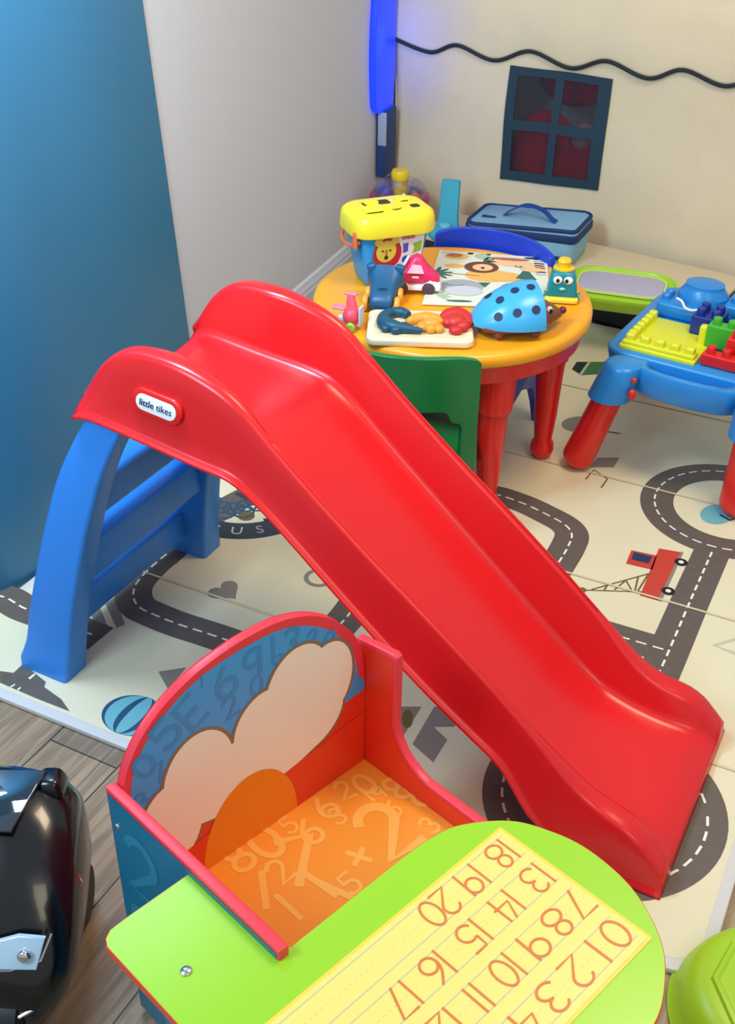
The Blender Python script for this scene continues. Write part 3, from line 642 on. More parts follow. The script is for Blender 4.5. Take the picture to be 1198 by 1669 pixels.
# hedgehog sorter
hgA = at(772, 532); hgB = at(918, 512); hd = (hgB - hgA).normalized(); hr = math.atan2(hd.y, hd.x)
hg = empty('hedgehog_sorter', (.312, 2.345, TZ), hr - .08, 'brown hedgehog toy with bright blue perforated shell at the table front', 'toy')
BR = mat('hedgehog_brown', '7A3D24', .35); SH = mat('hedgehog_blue', '3FAAE0', .28)
bm = bmesh.new(); rings = []
for x, wy, zt, zb in ((-.090, .02, .032, .014), (-.080, .045, .036, .008), (-.05, .062, .040, .006), (0, .07, .045, .006), (.035, .066, .060, .006), (.055, .055, .064, .008), (.075, .042, .056, .010), (.095, .026, .044, .014), (.108, .013, .034, .018), (.113, .005, .030, .022)):
    rings.append([Vector((x, wy * math.cos(t), (zt + zb) / 2 + (zt - zb) / 2 * math.sin(t))) for t in [2 * PI * k / 28 for k in range(28)]])
loft(bm, rings)
for x, y in ((-.05, -.045), (.03, -.055), (-.05, .045), (.03, .055)): ball(bm, (x, y, .011), .0125, 1, 1, .85, 14)
obj('body', bm, BR, hg, angle=60)
def shell_pt(a, b):       # a: 0..1 along length, b: -1..1 across
    x = -.098 + .143 * a; w_ = .079 * math.sin(PI * min(1, .06 + .52 * a ** .9)) ** .75; h_ = .085 * math.sin(PI / 2 * min(1, .03 + a) ** .7) ** 1.0 
    t = b * PI / 2; return Vector((x, w_ * math.sin(t), .024 + (h_ - .005) * math.cos(t)))
bm = bmesh.new(); N, K = 20, 28
vv = [[bm.verts.new(shell_pt(i / N, -1 + 2 * k / K)) for k in range(K + 1)] for i in range(N + 1)]
for i in range(N):
    for k in range(K): bm.faces.new((vv[i][k], vv[i][k + 1], vv[i + 1][k + 1], vv[i + 1][k]))
bm.faces.new(vv[N])
shl = obj('shell', bm, SH, hg, angle=60)
for a, b in ((.30, -.62), (.56, -.62), (.84, -.62), (.38, -.22), (.62, -.14), (.86, -.16), (.30, .2), (.6, .32), (.86, .3), (.34, .65), (.6, .7), (.85, .7)):
    c = shell_pt(a, b); e1 = (shell_pt(a + .02, b) - shell_pt(a - .02, b)).normalized(); e2 = (shell_pt(a, b + .03) - shell_pt(a, b - .03)).normalized(); n = e1.cross(e2).normalized()
    if n.z < 0: n = -n
    bm = bmesh.new(); vs_ = [bm.verts.new(c + n * .0012 + (e1 * math.cos(t) + e2 * math.sin(t)) * .0095) for t in [2 * PI * q / 18 for q in range(18)]]; bm.faces.new(vs_)
    obj('shell_hole', bm, mat('shell_hole_dark', '152A52', .6), shl, smooth=False)
bm = bmesh.new(); ball(bm, (.114, 0, .031), .0085); obj('nose', bm, mat('nose_plum', '6A1546', .3), hg)
for s in (-1, 1):
    bm = bmesh.new(); ball(bm, (.066, s * .036, .050), .010, .8, .55, 1); e = obj('eye', bm, WHITE, hg)
    bm = bmesh.new(); ball(bm, (.068, s * .0415, .050), .005, .8, .5, 1.2); obj('pupil', bm, BLK, e)

# little teal engine with a yellow cap
en = empty('toy_engine', (.440, 2.515, TZ), math.radians(-8), 'small teal toy engine with eyes and a yellow cap at the right table edge', 'toy')
TL = mat('engine_teal', '17858F', .35)
bm = bmesh.new(); slab(bm, ccw([(-.034, .010), (.034, .010), (.034, .024), (.027, .060), (.020, .068), (-.020, .068), (-.027, .060), (-.034, .024)]), -.026, .026, .007, 0, None, lambda x, z, y: Vector((x, y + .12 * z, z))); obj('body', bm, TL, en, angle=50)
bm = bmesh.new(); slab(bm, rrect(.078, .07, .012, 5), .0, .012, .004); obj('base', bm, mat('engine_yellow', 'F2E04A', .4), en)
bm = bmesh.new(); lathe(bm, [(.001, .066), (.024, .066), (.024, .071), (.015, .072), (.014, .080), (.016, .086), (.013, .091), (.001, .092)], (0, .012, 0), 24); obj('cap', bm, mat('cap_yellow', 'F0C21C', .4), en)
for s in (-1, 1):
    bm = bmesh.new(); ball(bm, (s * .012, -.022, .052), .0105, 1, .4, .9); e = obj('eye', bm, WHITE, en)
    bm = bmesh.new(); ball(bm, (s * .010 - .002, -.0262, .052), .004, 1, .5, 1.3); obj('pupil', bm, BLK, e)
bm = bmesh.new(); ball(bm, (0, -.0245, .032), .005, 1.4, .5, .7); obj('mouth', bm, mat('pale_teal', '9FDBDD', .4), en)
for s in (-1, 1):
    bm = bmesh.new(); lathe(bm, [(.001, -.003), (.010, -.003), (.010, .003), (.001, .003)], (s * .038, -.012, .010), 16, rot=Matrix.Rotation(PI / 2, 3, 'Y')); obj('wheel', bm, TL, en)

# ================================================================== BEHIND THE TABLE
tA = Vector((.88, 3.62)); td = Vector((.837, -.547)).normalized(); tn = Vector((-td.y, td.x))
def T(x, y): return V(x, y, tA, tA + td)
# low dark storage chest along the tent
chf = Vector((.757, 3.33)); 
cb = empty('low_storage_chest', (chf.x, chf.y, 0), math.atan2(td.y, td.x), 'low chest with dark front and beige cloth lid along the tent, under the lime tray', 'chest')
DK = mat('chest_dark', '20242A', .6)
bm = bmesh.new(); rbox(bm, (-.22, .135, .068), (1.02, .25, .135), .006); obj('body', bm, DK, cb)
bm = bmesh.new(); rbox(bm, (-.22, .135, .141), (1.04, .265, .012), .004); obj('lid', bm, mat('chest_cloth_lid', 'D8C8A6', .8), cb)
CZ = .147
# lime tray with lilac lid
lt = empty('storage_tray', (*P(1012, 470, .185).xy, CZ), math.radians(-17), 'lime green tray with lilac lid on the chest beside the blue bag', 'tray')
bm = bmesh.new(); rings = []
for z, k in ((0, .72), (.008, .80), (.035, .97), (.045, 1.0), (.050, 1.0), (.050, .95), (.044, .93)): rings.append([Vector((x, y, z)) for x, y in rrect(.32 * k, .25 * k, .09 * k, 8)])
loft(bm, rings); obj('tray', bm, LIME, lt, angle=50)
bm = bmesh.new(); slab(bm, rrect(.245, .155, .05, 8), .040, .052, .003); obj('lid', bm, mat('lilac_plastic', 'B7B4C9', .45), lt)
bm = bmesh.new(); rings = [[Vector((x, y, z)) for x, y in rrect(.245 + k, .155 + k, .05, 8)] for k, z in ((.0, .048), (.0, .054), (.012, .054), (.012, .048))]; loft(bm, rings + rings[:1], caps=False); obj('lid_rim', bm, mat('rim_pale_lime', 'D8E38A', .45), lt)
# blue insulated bag
bgc = P(872, 388, .22)
bg = empty('lunch_bag', (bgc.x - .012, bgc.y + .075, CZ), math.atan2(td.y, td.x) + math.radians(8), 'light blue lunch bag with navy trim and handle on the low chest', 'bag')
LB = mat('bag_light_blue', '86B6D0', .7, bump=.2, bscale=300); NB = mat('bag_navy', '0E2F66', .7)
bm = bmesh.new(); rings = []
for z, k, r in ((0, .92, .03), (.005, .95, .03), (.03, .97, .03), (.085, 1, .03), (.10, 1, .03), (.112, .97, .03)): rings.append([Vector((x, y, z + (.012 * math.sin(x * 12) if z > .09 else 0))) for x, y in rrect(.36 * k, .20 * k, r, 8)])
loft(bm, rings); obj('bag_body', bm, LB, bg, angle=60)
def loop(z, k, dz=.012): return [Vector((x, y, z + dz * math.sin(x * 12))) for x, y in rrect(.36 * k, .20 * k, .03, 8)]
bm = bmesh.new(); l = loop(.111, .985); tube(bm, l + l[:1], .0065, 8); obj('upper_trim', bm, NB, bg)
bm = bmesh.new(); loft(bm, [loop(.078, 1.01, .006), loop(.082, 1.03, .006), loop(.098, 1.03, .01), loop(.101, 1.01, .01)], caps=False); obj('zip_band', bm, NB, bg)
bm = bmesh.new(); hp_ = smooth_pts([(-.085, .0, .110), (-.075, 0, .118), (-.02, .0, .150), (.04, -.005, .146), (.08, -.02, .126), (.095, -.024, .122)], 5); rings = [[p + Vector((0, a, b)) for a, b in ((-.013, -.002), (.013, -.002), (.013, .002), (-.013, .002))] for p in hp_]; loft(bm, rings); obj('handle', bm, mat('bag_handle_blue', '17489C', .6), bg)
bm = bmesh.new(); rbox(bm, (-.125, -.03, .105), (.045, .014, .004), .001); obj('label_tab', bm, NB, bg)
bm = bmesh.new(); rbox(bm, (.14, -.101, .035), (.05, .006, .012), .002); obj('strap', bm, NB, bg)

# teal toy with tall handle
tp = empty('teal_handled_toy', (*P(724, 388, CZ).xy, CZ), math.radians(-20), 'teal toy with flat upright handle and round base, left of the blue bag', 'toy')
TT = mat('soft_teal_plastic', '3BA7BE', .5)
bm = bmesh.new(); lathe(bm, [(.001, 0), (.044, 0), (.053, .01), (.054, .022), (.046, .034), (.02, .040), (.001, .040)], seg=36); obj('base', bm, TT, tp)
bm = bmesh.new(); lathe(bm, [(.001, .040), (.02, .040), (.02, .046), (.012, .05), (.001, .05)], seg=24); obj('button', bm, mat('pale_teal2', '6CC3D0', .45), tp)
bm = bmesh.new(); rings = [[Vector((x * k, y + .03 + z * .12, z)) for x, y in rrect(.064, .02, .006, 4)] for z, k in ((.015, 1.3), (.04, 1.12), (.07, 1.02), (.17, .96), (.178, .9))]; loft(bm, rings); obj('handle', bm, TT, tp, angle=50)

# ball popper with clear dome
pb = empty('ball_popper', (.092, 3.84, CZ), 0, 'ball popper toy with clear dome and yellow knob behind the bucket', 'toy')
bm = bmesh.new(); lathe(bm, [(.001, 0), (.10, 0), (.105, .01), (.10, .05), (.085, .07), (.001, .07)], seg=44); obj('base', bm, mat('popper_coral', 'E06A58', .4), pb)
bm = bmesh.new(); lathe(bm, [(.088, .066), (.098, .072), (.102, .085), (.098, .10), (.088, .102), (.082, .09), (.082, .072)], seg=44); obj('bowl', bm, mat('popper_magenta', 'B0185F', .3), pb)
bm = bmesh.new(); lathe(bm, [(.092, .100), (.09, .115), (.078, .135), (.055, .148), (.024, .154), (.022, .152), (.054, .146), (.076, .133), (.088, .115), (.090, .100)], seg=44)
gl = mat('clear_dome', 'F2F0FA', .05, trans=1.0, alpha=.55); obj('dome', bm, gl, pb)
bm = bmesh.new(); lathe(bm, [(.001, .07), (.02, .07), (.022, .12), (.026, .145), (.029, .150), (.030, .172), (.026, .180), (.001, .182)], seg=28); obj('knob', bm, mat('popper_yellow', 'E8C726', .4), pb)
for k, (a, r, c, h_) in enumerate(((150, .055, '2040E0', .11), (20, .055, '5A4A86', .11), (-30, .06, 'D86A50', .105), (70, .05, 'C9B7B0', .11), (-80, .055, 'A01A50', .10), (-140, .06, '7A1A90', .10))):
    bm = bmesh.new(); ball(bm, (.092 + r * math.cos(math.radians(a)), 3.84 + r * math.sin(math.radians(a)), CZ + h_ - .012), .022, seg=18)
    nm = ['blue', 'purple', 'orange', 'cream', 'crimson', 'violet'][k]; tag(obj('popper_ball', bm, mat('ball_' + nm, c, .3)), nm + ' plastic ball inside the clear dome of the popper toy', 'ball')

# ================================================================== BLOCK TABLE ON THE RIGHT
bt_a = math.radians(-31.5); HT = .31
p0 = P(1008, 566, HT)                         # near left corner of the yellow plate
bo = Vector((p0.x, p0.y, 0)); ba = empty('block_play_table', bo, bt_a, 'blue block-building table with red splayed legs right of the round table', 'activity table')
bI = Matrix.Rotation(-bt_a, 3, 'Z')
def L_(v): return bI @ (Vector(v) - bo)       # world -> table frame
S_ = .52
bm = bmesh.new()
rings = []
cx, cy = .215, .19
for z, k, kk in ((HT - .055, .94, .94), (HT - .05, .97, .97), (HT - .008, 1, 1), (HT - .002, .99, .99), (HT, .975, .975)): rings.append([Vector((x + cx, y + cy, z)) for x, y in rrect(.50 * k, .42 * kk, .05, 8)])
loft(bm, rings)
obj('table_body', bm, TBLUE, ba, angle=50)
# leg housings
feet = [L_(P(941, 760)), L_(P(1196, 838))]
hs = [Vector((-.028, -.005, 0)), Vector((.455, -.02, 0)), Vector((-.03, .38, 0)), Vector((.455, .39, 0))]
ft = [Vector((feet[0].x, feet[0].y, 0)), Vector((feet[1].x, feet[1].y, 0)), Vector((feet[0].x - .01, feet[0].y + .5, 0)), Vector((feet[1].x + .01, feet[1].y + .5, 0))]
hs[0] = L_(P(1015, 625, .25)); hs[1] = L_(P(1230, 690, .25)); hs[2] = hs[0] + Vector((0, .36, 0)); hs[3] = hs[1] + Vector((0, .36, 0))
for h_, f_ in zip(hs, ft):
    h_ = Vector((h_.x, h_.y, 0))
    bm = bmesh.new(); ax = (Vector((h_.x, h_.y, .29)) - Vector((f_.x, f_.y, .0))).normalized()
    c_hi = Vector((h_.x, h_.y, HT - .003)); c_lo = c_hi - ax * (.095 / ax.z)
    rings = []
    for t, k in ((0, .75), (.03, .93), (.1, 1.0), (.5, 1.05), (1, 1.1), (1.0, .98), (.9, .9)): 
        c = c_hi.lerp(c_lo, t); rings.append([Vector((c.x + .047 * k * math.cos(a), c.y + .047 * k * math.sin(a), c.z)) for a in [2 * PI * q / 32 for q in range(32)]])
    loft(bm, rings); obj('leg_housing', bm, TBLUE, ba, angle=50)
    bm = bmesh.new(); a0 = c_lo + ax * .03; foot = Vector((f_.x, f_.y, .034))
    n = 12; rings = []
    prs = [(a0.lerp(foot, k / n), .034 + .006 * k / n) for k in range(n + 1)]; u1 = ax.cross(Vector((0, 1, 0))).normalized(); u2 = ax.cross(u1)
    for c, r in prs: rings.append([c + (u1 * math.cos(t) + u2 * math.sin(t)) * r for t in [2 * PI * q / 28 for q in range(28)]])
    for k in range(1, 6):
        a = k / 6 * PI / 2; c = foot - ax * .033 * math.sin(a); rings.append([c + (u1 * math.cos(t) + u2 * math.sin(t)) * .040 * math.cos(a) for t in [2 * PI * q / 28 for q in range(28)]])
    loft(bm, rings); obj('leg', bm, RED, ba, angle=60)
# tray pocket on the front lip
bm = bmesh.new(); rings = []
pk = [(.055, .0), (.053, -.03), (.066, -.058), (.11, -.078), (.19, -.084), (.27, -.078), (.314, -.058), (.327, -.03), (.325, .0)]
for z, k in ((HT - .072, .86), (HT - .068, .92), (HT - .02, 1), (HT - .008, .99), (HT - .004, .96), (HT - .004, .80), (HT - .008, .76), (HT - .028, .70), (HT - .03, .6)):
    rings.append([Vector((.19 + (x - .19) * k, -.02 + (y + .02) * k, z)) for x, y in [(p.x, p.y) for p in smooth_pts([(x, y, 0) for x, y in pk], 4)]])
loft(bm, rings); obj('tray_pocket', bm, TBLUE, ba, angle=50)
h0 = Vector((hs[0].x, hs[0].y, 0))
for dz, sz in ((-.028, .75), (-.065, 1.0)):
    bm = bmesh.new(); ball(bm, (h0.x + .036, h0.y - .033, HT + dz), .009 * sz, 1, .8, 1.5 if sz == 1 else 1); obj('peg', bm, RED, ba)
# yellow plate with studs round the rim
bm = bmesh.new(); PW, PD = .185, .20
rbox(bm, (PW / 2, PD / 2, HT + .004), (PW, PD, .012), .003)
rbox(bm, (PW / 2, .021, HT + .014), (PW - .01, .034, .010), .002)
for k in range(5): rbox(bm, (.02 + k * .0365, .022, HT + .024), (.021, .021, .02), .004)
for k in range(6): rbox(bm, (.013, .055 + k * .0275, HT + .016), (.02, .018, .022), .004)
rbox(bm, (.04, .06, HT + .014), (.018, .018, .014), .004)
rbox(bm, (.165, .115, HT + .03), (.02, .022, .05), .005)
obj('yellow_plate', bm, YEL, ba)
def block(name, loc, n, m, label, s=.032, h_=.045, rz=0, cat='toy block', group='building blocks on the blue table'):
    bm = bmesh.new(); Lx, Ly = s * n[0], s * n[1]
    rbox(bm, (0, 0, h_ / 2), (Lx - .001, Ly - .001, h_), .003)
    for i in range(n[0]):
        for j in range(n[1]):
            lathe(bm, [(.011, h_ - .001), (.011, h_ + .013), (.0095, h_ + .016), (.004, h_ + .0165), (.001, h_ + .0165)], (-Lx / 2 + s * (i + .5), -Ly / 2 + s * (j + .5), 0), 18)
    M = Matrix.Translation(bo) @ Matrix.Rotation(bt_a, 4, 'Z') @ Matrix.Translation(loc) @ Matrix.Rotation(rz, 4, 'Z')
    bmesh.ops.transform(bm, matrix=M, verts=bm.verts); o = obj(name, bm, m); return tag(o, label, cat, group)
GB = mat('block_green', '3FAE2E', .35); RB = mat('block_red', 'D81E1C', .35)
block('building_block', (.21, .115, HT + .010), (2, 1), GB, 'green two-stud block standing at the edge of the yellow plate', .036, .055)
block('building_block', (.265, .03, HT + .002), (4, 1), RB, 'long red block at the front right of the yellow plate', .036, .028)
block('building_block', (.29, .085, HT + .002), (3, 2), RB, 'tall red block behind the long red block', .036, .062)
block('building_block', (.155, .185, HT + .002), (2, 2), NAVY, 'navy block behind the yellow plate, left of the other navy block', .036, .055)
block('building_block', (.275, .21, HT + .002), (3, 2), NAVY, 'wide navy block behind the green block', .036, .065)
# big light-blue lid with a rounded dome and pegs at the back
bb = empty('building_train_piece', bo + Matrix.Rotation(bt_a, 3, 'Z') @ Vector((.10, .305, HT)), bt_a, 'chunky light blue toy train piece at the back of the block table', 'toy')
bm = bmesh.new(); rbox(bm, (-.01, -.02, .02), (.17, .12, .04), .010); rbox(bm, (.15, .01, .028), (.18, .11, .056), .012); obj('chassis', bm, TBLUE, bb)
bm = bmesh.new(); lathe(bm, [(.055, .03), (.055, .055), (.045, .070), (.042, .076), (.042, .082), (.036, .084), (.001, .085)], (.0, -.005, 0), 30, sx=1.15); obj('dome', bm, TBLUE, bb)
for x, y, z in [(x, y, .055) for x in (.085, .13, .175, .215) for y in (-.02, .03)] + [(-.08, y, .038) for y in (-.05, -.02)]:
    bm = bmesh.new(); lathe(bm, [(.012, z - .002), (.012, z + .013), (.009, z + .016), (.001, z + .0165)], (x, y, 0), 18); obj('stud', bm, TBLUE, bb)
bm = bmesh.new(); tube(bm, smooth_pts([(-.045, -.078, .058), (-.03, -.083, .055), (-.018, -.086, .042), (0, -.088, .040), (.02, -.086, .046)], 5), .003, 8); obj('white_cord', bm, WHITE, bb)

# ================================================================== PLAY TENT
CV = mat('tent_canvas', 'E6D6B6', .85, .2, noise=('DCCDAE', 14), bump=.25, bscale=35)
tl = T(641, 300).xy; root0 = Vector((tl.x, tl.y, 0))
tent = empty('play_tent', root0, math.atan2(td.y, td.x), 'cream fabric play tent with black wavy trim and a dark mesh window', 'play tent')
TI = Matrix.Rotation(-math.atan2(td.y, td.x), 3, 'Z')
def TL_(v): return TI @ (Vector(v) - root0)   # world -> tent frame (x along the front, y inward)
W0, W1 = 0, 1.75
wc = [TL_(T(*q)) for q in ((833, 106), (1001, 128), (974, 311), (817, 290))]    # window corners
wx0 = (wc[0].x + wc[3].x) / 2; wx1 = (wc[1].x + wc[2].x) / 2; wz0 = (wc[2].z + wc[3].z) / 2; wz1 = (wc[0].z + wc[1].z) / 2
wrk = lambda x, z: .006 * math.sin(x * 9 + z * 4) + .004 * math.sin(x * 23 - z * 11) + .003 * math.sin(z * 17 + x * 5)
def tent_front():
    bm = bmesh.new(); m_ = .012
    xs = sorted(set([W0 + (W1 - W0) * k / 70 for k in range(71)] + [wx0 + m_, wx1 - m_])); zs = sorted(set([.0 + .775 * k / 30 for k in range(31)] + [wz0 + m_, wz1 - m_]))
    vv = [[bm.verts.new((x - .012 * (z / .77) * (x < .001), wrk(x, z), z)) for x in xs] for z in zs]
    for i in range(len(zs) - 1):
        for j in range(len(xs) - 1):
            xc = (xs[j] + xs[j + 1]) / 2; zc = (zs[i] + zs[i + 1]) / 2
            if wx0 + m_ < xc < wx1 - m_ and wz0 + m_ < zc < wz1 - m_: continue
            bm.faces.new((vv[i][j], vv[i][j + 1], vv[i + 1][j + 1], vv[i + 1][j]))
    o = obj('front_panel', bm, CV, tent, angle=80); s = o.modifiers.new('t', 'SOLIDIFY'); s.thickness = .002; s.offset = 1; return o
tent_front()
# roof: valance, then slope leaning back
bm = bmesh.new(); xs = [W0 - .012 + (W1 - W0) * k / 80 for k in range(81)]; rings = []
tr = [(704, 84), (750, 72), (807, 98), (866, 83), (931, 111), (993, 98), (1060, 126), (1117, 112), (1184, 139), (1240, 126), (1300, 152)]
trp = [TL_(T(648, 62))] + [TL_(T(*q)) for q in tr]; trs = smooth_pts(trp, 8)
rowsz = [(.0, -.006, -1), (.012, -.009, 0), (.05, -.010, 0), (.10, -.004, 0), (.145, .004, 0), (.155, .012, 0), (.20, .05, 0), (.32, .15, 0), (.36, .19, 0)]
def zt(x): return interp([(p.x, p.z) for p in trs], x)
for dz, dy, f_ in rowsz:
    rings.append([Vector((x, dy + wrk(x, .7 + dz) * (1 if dz < .5 else 0) + .006 * math.sin(x * 6 + dz * 30) * (dz > .04), (zt(x) if dz < .02 else .728) + dz + .004 * math.sin(x * 8) * (dz > .1))) for x in xs])
vs_ = loft(bm, rings, closed=False, caps=False); o = obj('roof', bm, CV, tent, angle=80); s = o.modifiers.new('t', 'SOLIDIFY'); s.thickness = .002; s.offset = 1
bm = bmesh.new(); tube(bm, [p + Vector((0, -.013 + wrk(p.x, .7), 0)) for p in trs], .0062, 8); obj('wavy_trim', bm, mat('trim_black', '20282A', .8), tent)
# left end wall and back so that the tent is closed
bm = bmesh.new(); loft(bm, [[Vector((0, y, z)) for y in (0.003, .12, .26, .40)] for z in (0, .3, .6, .875)], closed=False, caps=False); o = obj('side_panel', bm, CV, tent); s = o.modifiers.new('t', 'SOLIDIFY'); s.thickness = .002
# window: dark frame, cross bars and mesh pane
WF = mat('window_trim_fabric', '1D3A4A', .8)
def wpt(s, t, y=-.006):
    a = wc[3].lerp(wc[2], s); b = wc[0].lerp(wc[1], s); p = a.lerp(b, t); return Vector((p.x, y + wrk(p.x, p.z), p.z))
def band(bm, s0, s1, t0, t1, n=10):
    top_ = [wpt(s0 + (s1 - s0) * k / n, t1) for k in range(n + 1)] if s1 - s0 > t1 - t0 else [wpt(s1, t0 + (t1 - t0) * k / n) for k in range(n + 1)]
    bot = [wpt(s0 + (s1 - s0) * k / n, t0) for k in range(n + 1)] if s1 - s0 > t1 - t0 else [wpt(s0, t0 + (t1 - t0) * k / n) for k in range(n + 1)]
    q = Vector((0, -.003, 0)); rings = [[a, b, b + q, a + q] for a, b in zip(bot, top_)]; loft(bm, rings)
bm = bmesh.new(); band(bm, 0, 1, 0, .085); band(bm, 0, 1, .93, 1); band(bm, 0, .09, .05, .95); band(bm, .88, 1, .05, .95); band(bm, .455, .535, .05, .95); band(bm, .05, .95, .46, .55)
wf = obj('window_frame', bm, WF, tent, angle=60)
bm = bmesh.new(); loft(bm, [[wpt(s, t, -.004) for s in (0.02, .25, .5, .75, .98)] for t in (.02, .33, .66, .98)], closed=False, caps=False); obj('mesh_pane', bm, mat('dark_mesh', '0A2030', .6, alpha=.6), wf)
# things seen dimly through the mesh
def tw(v): return Matrix.Rotation(math.atan2(td.y, td.x), 3, 'Z') @ Vector(v) + root0
wm = (wx0 + wx1) / 2
CR = mat('cushion_red', 'D8101E', .8)
for k, (dx, y, z, sx, sz, lab) in enumerate(((-.08, .11, .34, .125, .16, 'red cushion low behind the left half of the tent window'), (.10, .12, .33, .11, .12, 'red cushion low behind the right half of the tent window'), (-.05, .24, .60, .14, .11, 'red cushion on top of the others behind the tent window'))):
    bm = bmesh.new(); ball(bm, tw((wm + dx, y, z)), 1, sx, .075, sz, 28, rot=Matrix.Rotation(math.atan2(td.y, td.x), 3, 'Z')); tag(obj('cushion', bm, CR), lab, 'cushion')
bm = bmesh.new(); ball(bm, tw((wm + .065, .085, .44)), 1, .04, .03, .045, 20); tag(obj('soft_toy', bm, mat('toy_pink', 'C99AA0', .9)), 'small pale pink soft toy behind the middle of the tent window', 'soft toy')

# ================================================================== LIGHT BAR AND CORNER
ledm = mat('led_blue', '0A2CFF', .4, emit='1237FF', estr=1.15)
lx = V(628, 90, g1 - gd * .12, g1 - gd * .12 + Vector((1, 0)))
wb = lambda s, off: Vector((g0.x + gd.x * s + gn.x * off, g0.y + gd.y * s + gn.y * off))
Lr = (V(622, 90, gA + gn * .012, gB + gn * .012)).xy
lb = empty('led_light_bar', (Lr.x, Lr.y, 0), math.atan2(gd.y, gd.x), 'glowing blue LED light bar on the grey wall beside the tent', 'light')
zb_ = V(629, 178, gA + gn * .02, gB + gn * .02).z
bm = bmesh.new(); slab(bm, [(p.x, p.y) for p in smooth_pts([(-.10, zb_ + .05), (-.07, zb_), (.03, zb_ - .005), (.10, zb_ + .05), (.10, 1.25), (-.05, 1.25), (-.08, .9), (-.10, .7)], 4, True)] if False else ccw([(v[0], v[1]) for v in [(p.x, p.y) for p in smooth_pts([(-.075, zb_ + .06, 0), (-.055, zb_ + .01, 0), (.0, zb_ - .004, 0), (.09, zb_ + .01, 0), (.10, .9, 0), (.09, 1.25, 0), (-.045, 1.25, 0), (-.06, .95, 0), (-.085, .7, 0)], 5, True)]]), -.012, .012, .005, 0, None, lambda x, z, y: Vector((x, y, z)))
obj('lamp_tube', bm, ledm, lb)
bm = bmesh.new(); rbox(bm, (.035, -.01, zb_ - .11), (.11, .03, .22), .004); obj('lamp_base', bm, mat('lamp_base_blue', '12386E', .6), lb)
bm = bmesh.new(); rbox(bm, (-.018, -.014, zb_ - .055), (.008, .03, .11), .002); obj('side_clip', bm, mat('clip_grey', '9AA6BC', .4), lb)
pt = bpy.data.lights.new('led_glow', 'POINT'); pt.energy = .35; pt.color = (.05, .14, 1.0); pt.shadow_soft_size = .06
po = bpy.data.objects.new('led_glow', pt); C.objects.link(po); q = Lr + gn * .045; po.location = (q.x, q.y, zb_ + .22)

# ================================================================== CHAIR DESK
dk = math.radians(-45); F0, Wz = -.70, .65
F_ = Vector((.70711, -.70711)); W_ = Vector((.70711, .70711))
dor = F_ * F0 + W_ * Wz
cdk = empty('chair_desk', (dor.x, dor.y, 0), dk, 'wooden kids chair desk with lime green desktop, orange seat and blue back', 'chair desk')
def fw_(F, Wc, z=0): return Vector((F - F0, Wc - Wz, z))
DLIME = mat('desktop_lime', '9CD626', .3); DRED = mat('edge_red', 'EE3A4A', .35); ORE = mat('seat_orange', 'F79A30', .35); ORL = mat('seat_print', 'FBB654', .35)
DBLU = mat('back_blue', '35A0E6', .3); DBL2 = mat('back_print', '2B8DD0', .3); CRM = mat('back_cream', 'FBF0DC', .3); OUT = mat('back_outline', '8A7458', .35); ORD = mat('back_orange', 'F58A14', .3); RDP = mat('back_red', 'E8391E', .32); STL = mat('side_teal', '1A7290', .35); ST2 = mat('side_print', '2A86A0', .35)
DZ = .425
# desktop outline in (F, W)
dt = [(-.742, .357), (-.752, .362), (-.758, .372), (-.759, .39), (-.759, .484), (-.612, .484), (-.606, .50), (-.606, .66)] + [(p.x, p.y) for p in smooth_pts([(-.605, .70, 0), (-.594, .752, 0), (-.555, .804, 0), (-.508, .828, 0), (-.462, .837, 0), (-.406, .831, 0), (-.361, .812, 0), (-.325, .785, 0), (-.300, .750, 0), (-.283, .71, 0), (-.275, .65, 0)], 6)] + [(-.275, .42), (-.282, .375), (-.31, .357)]
bm = bmesh.new(); slab(bm, ccw([tuple(fw_(f, w_).xy) for f, w_ in dt]), DZ - .013, DZ - .0005, .001, 0, 1)
dtop = obj('desktop', bm, [mat('edge_orange', 'E8502C', .35), DLIME], cdk, smooth=False)
# printed number chart
SY = mat('chart_yellow', 'F7E27A', .35); SBd = mat('chart_border', 'FBD84A', .35); INK = mat('chart_orange_ink', 'E0763A', .4); LN = mat('chart_line', 'C3C5B4', .4)
bm = bmesh.new(); sF0, sF1, sW1, sW0 = -.556, -.341, .788, .40
flat(bm, ccw([tuple(fw_(f, w_).xy) for f, w_ in ((sF0, sW1), (sF1, sW1), (sF1, sW0), (sF0, sW0))]), DZ + .0002, 1)
flat(bm, ccw([tuple(fw_(f, w_).xy) for f, w_ in ((sF0 + .004, sW1 - .004), (sF1 - .004, sW1 - .004), (sF1 - .004, sW0 + .004), (sF0 + .004, sW0 + .004))]), DZ + .0005, 0)
rowsF = [-.372, -.425, -.478, -.528]
for r, rf in enumerate(rowsF):
    for d_ in (-.0175, 0.0, .0175):
        w1 = sW1 - .010
        if d_ == 0:
            k = 0
            while w1 - k * .008 > sW0 + .01: flat(bm, ccw([tuple(fw_(rf + e, w1 - k * .008 - g).xy) for e, g in ((-.0002, 0), (.0002, 0), (.0002, .003), (-.0002, .003))]), DZ + .0008, 3); k += 1
        else: flat(bm, ccw([tuple(fw_(rf + d_ + e, w).xy) for e, w in ((-.0005, w1), (.0005, w1), (.0005, sW0 + .01), (-.0005, sW0 + .01))]), DZ + .0008, 3)
obj('number_chart', bm, [SY, SBd, INK, LN], dtop, smooth=False)
bm = bmesh.new()
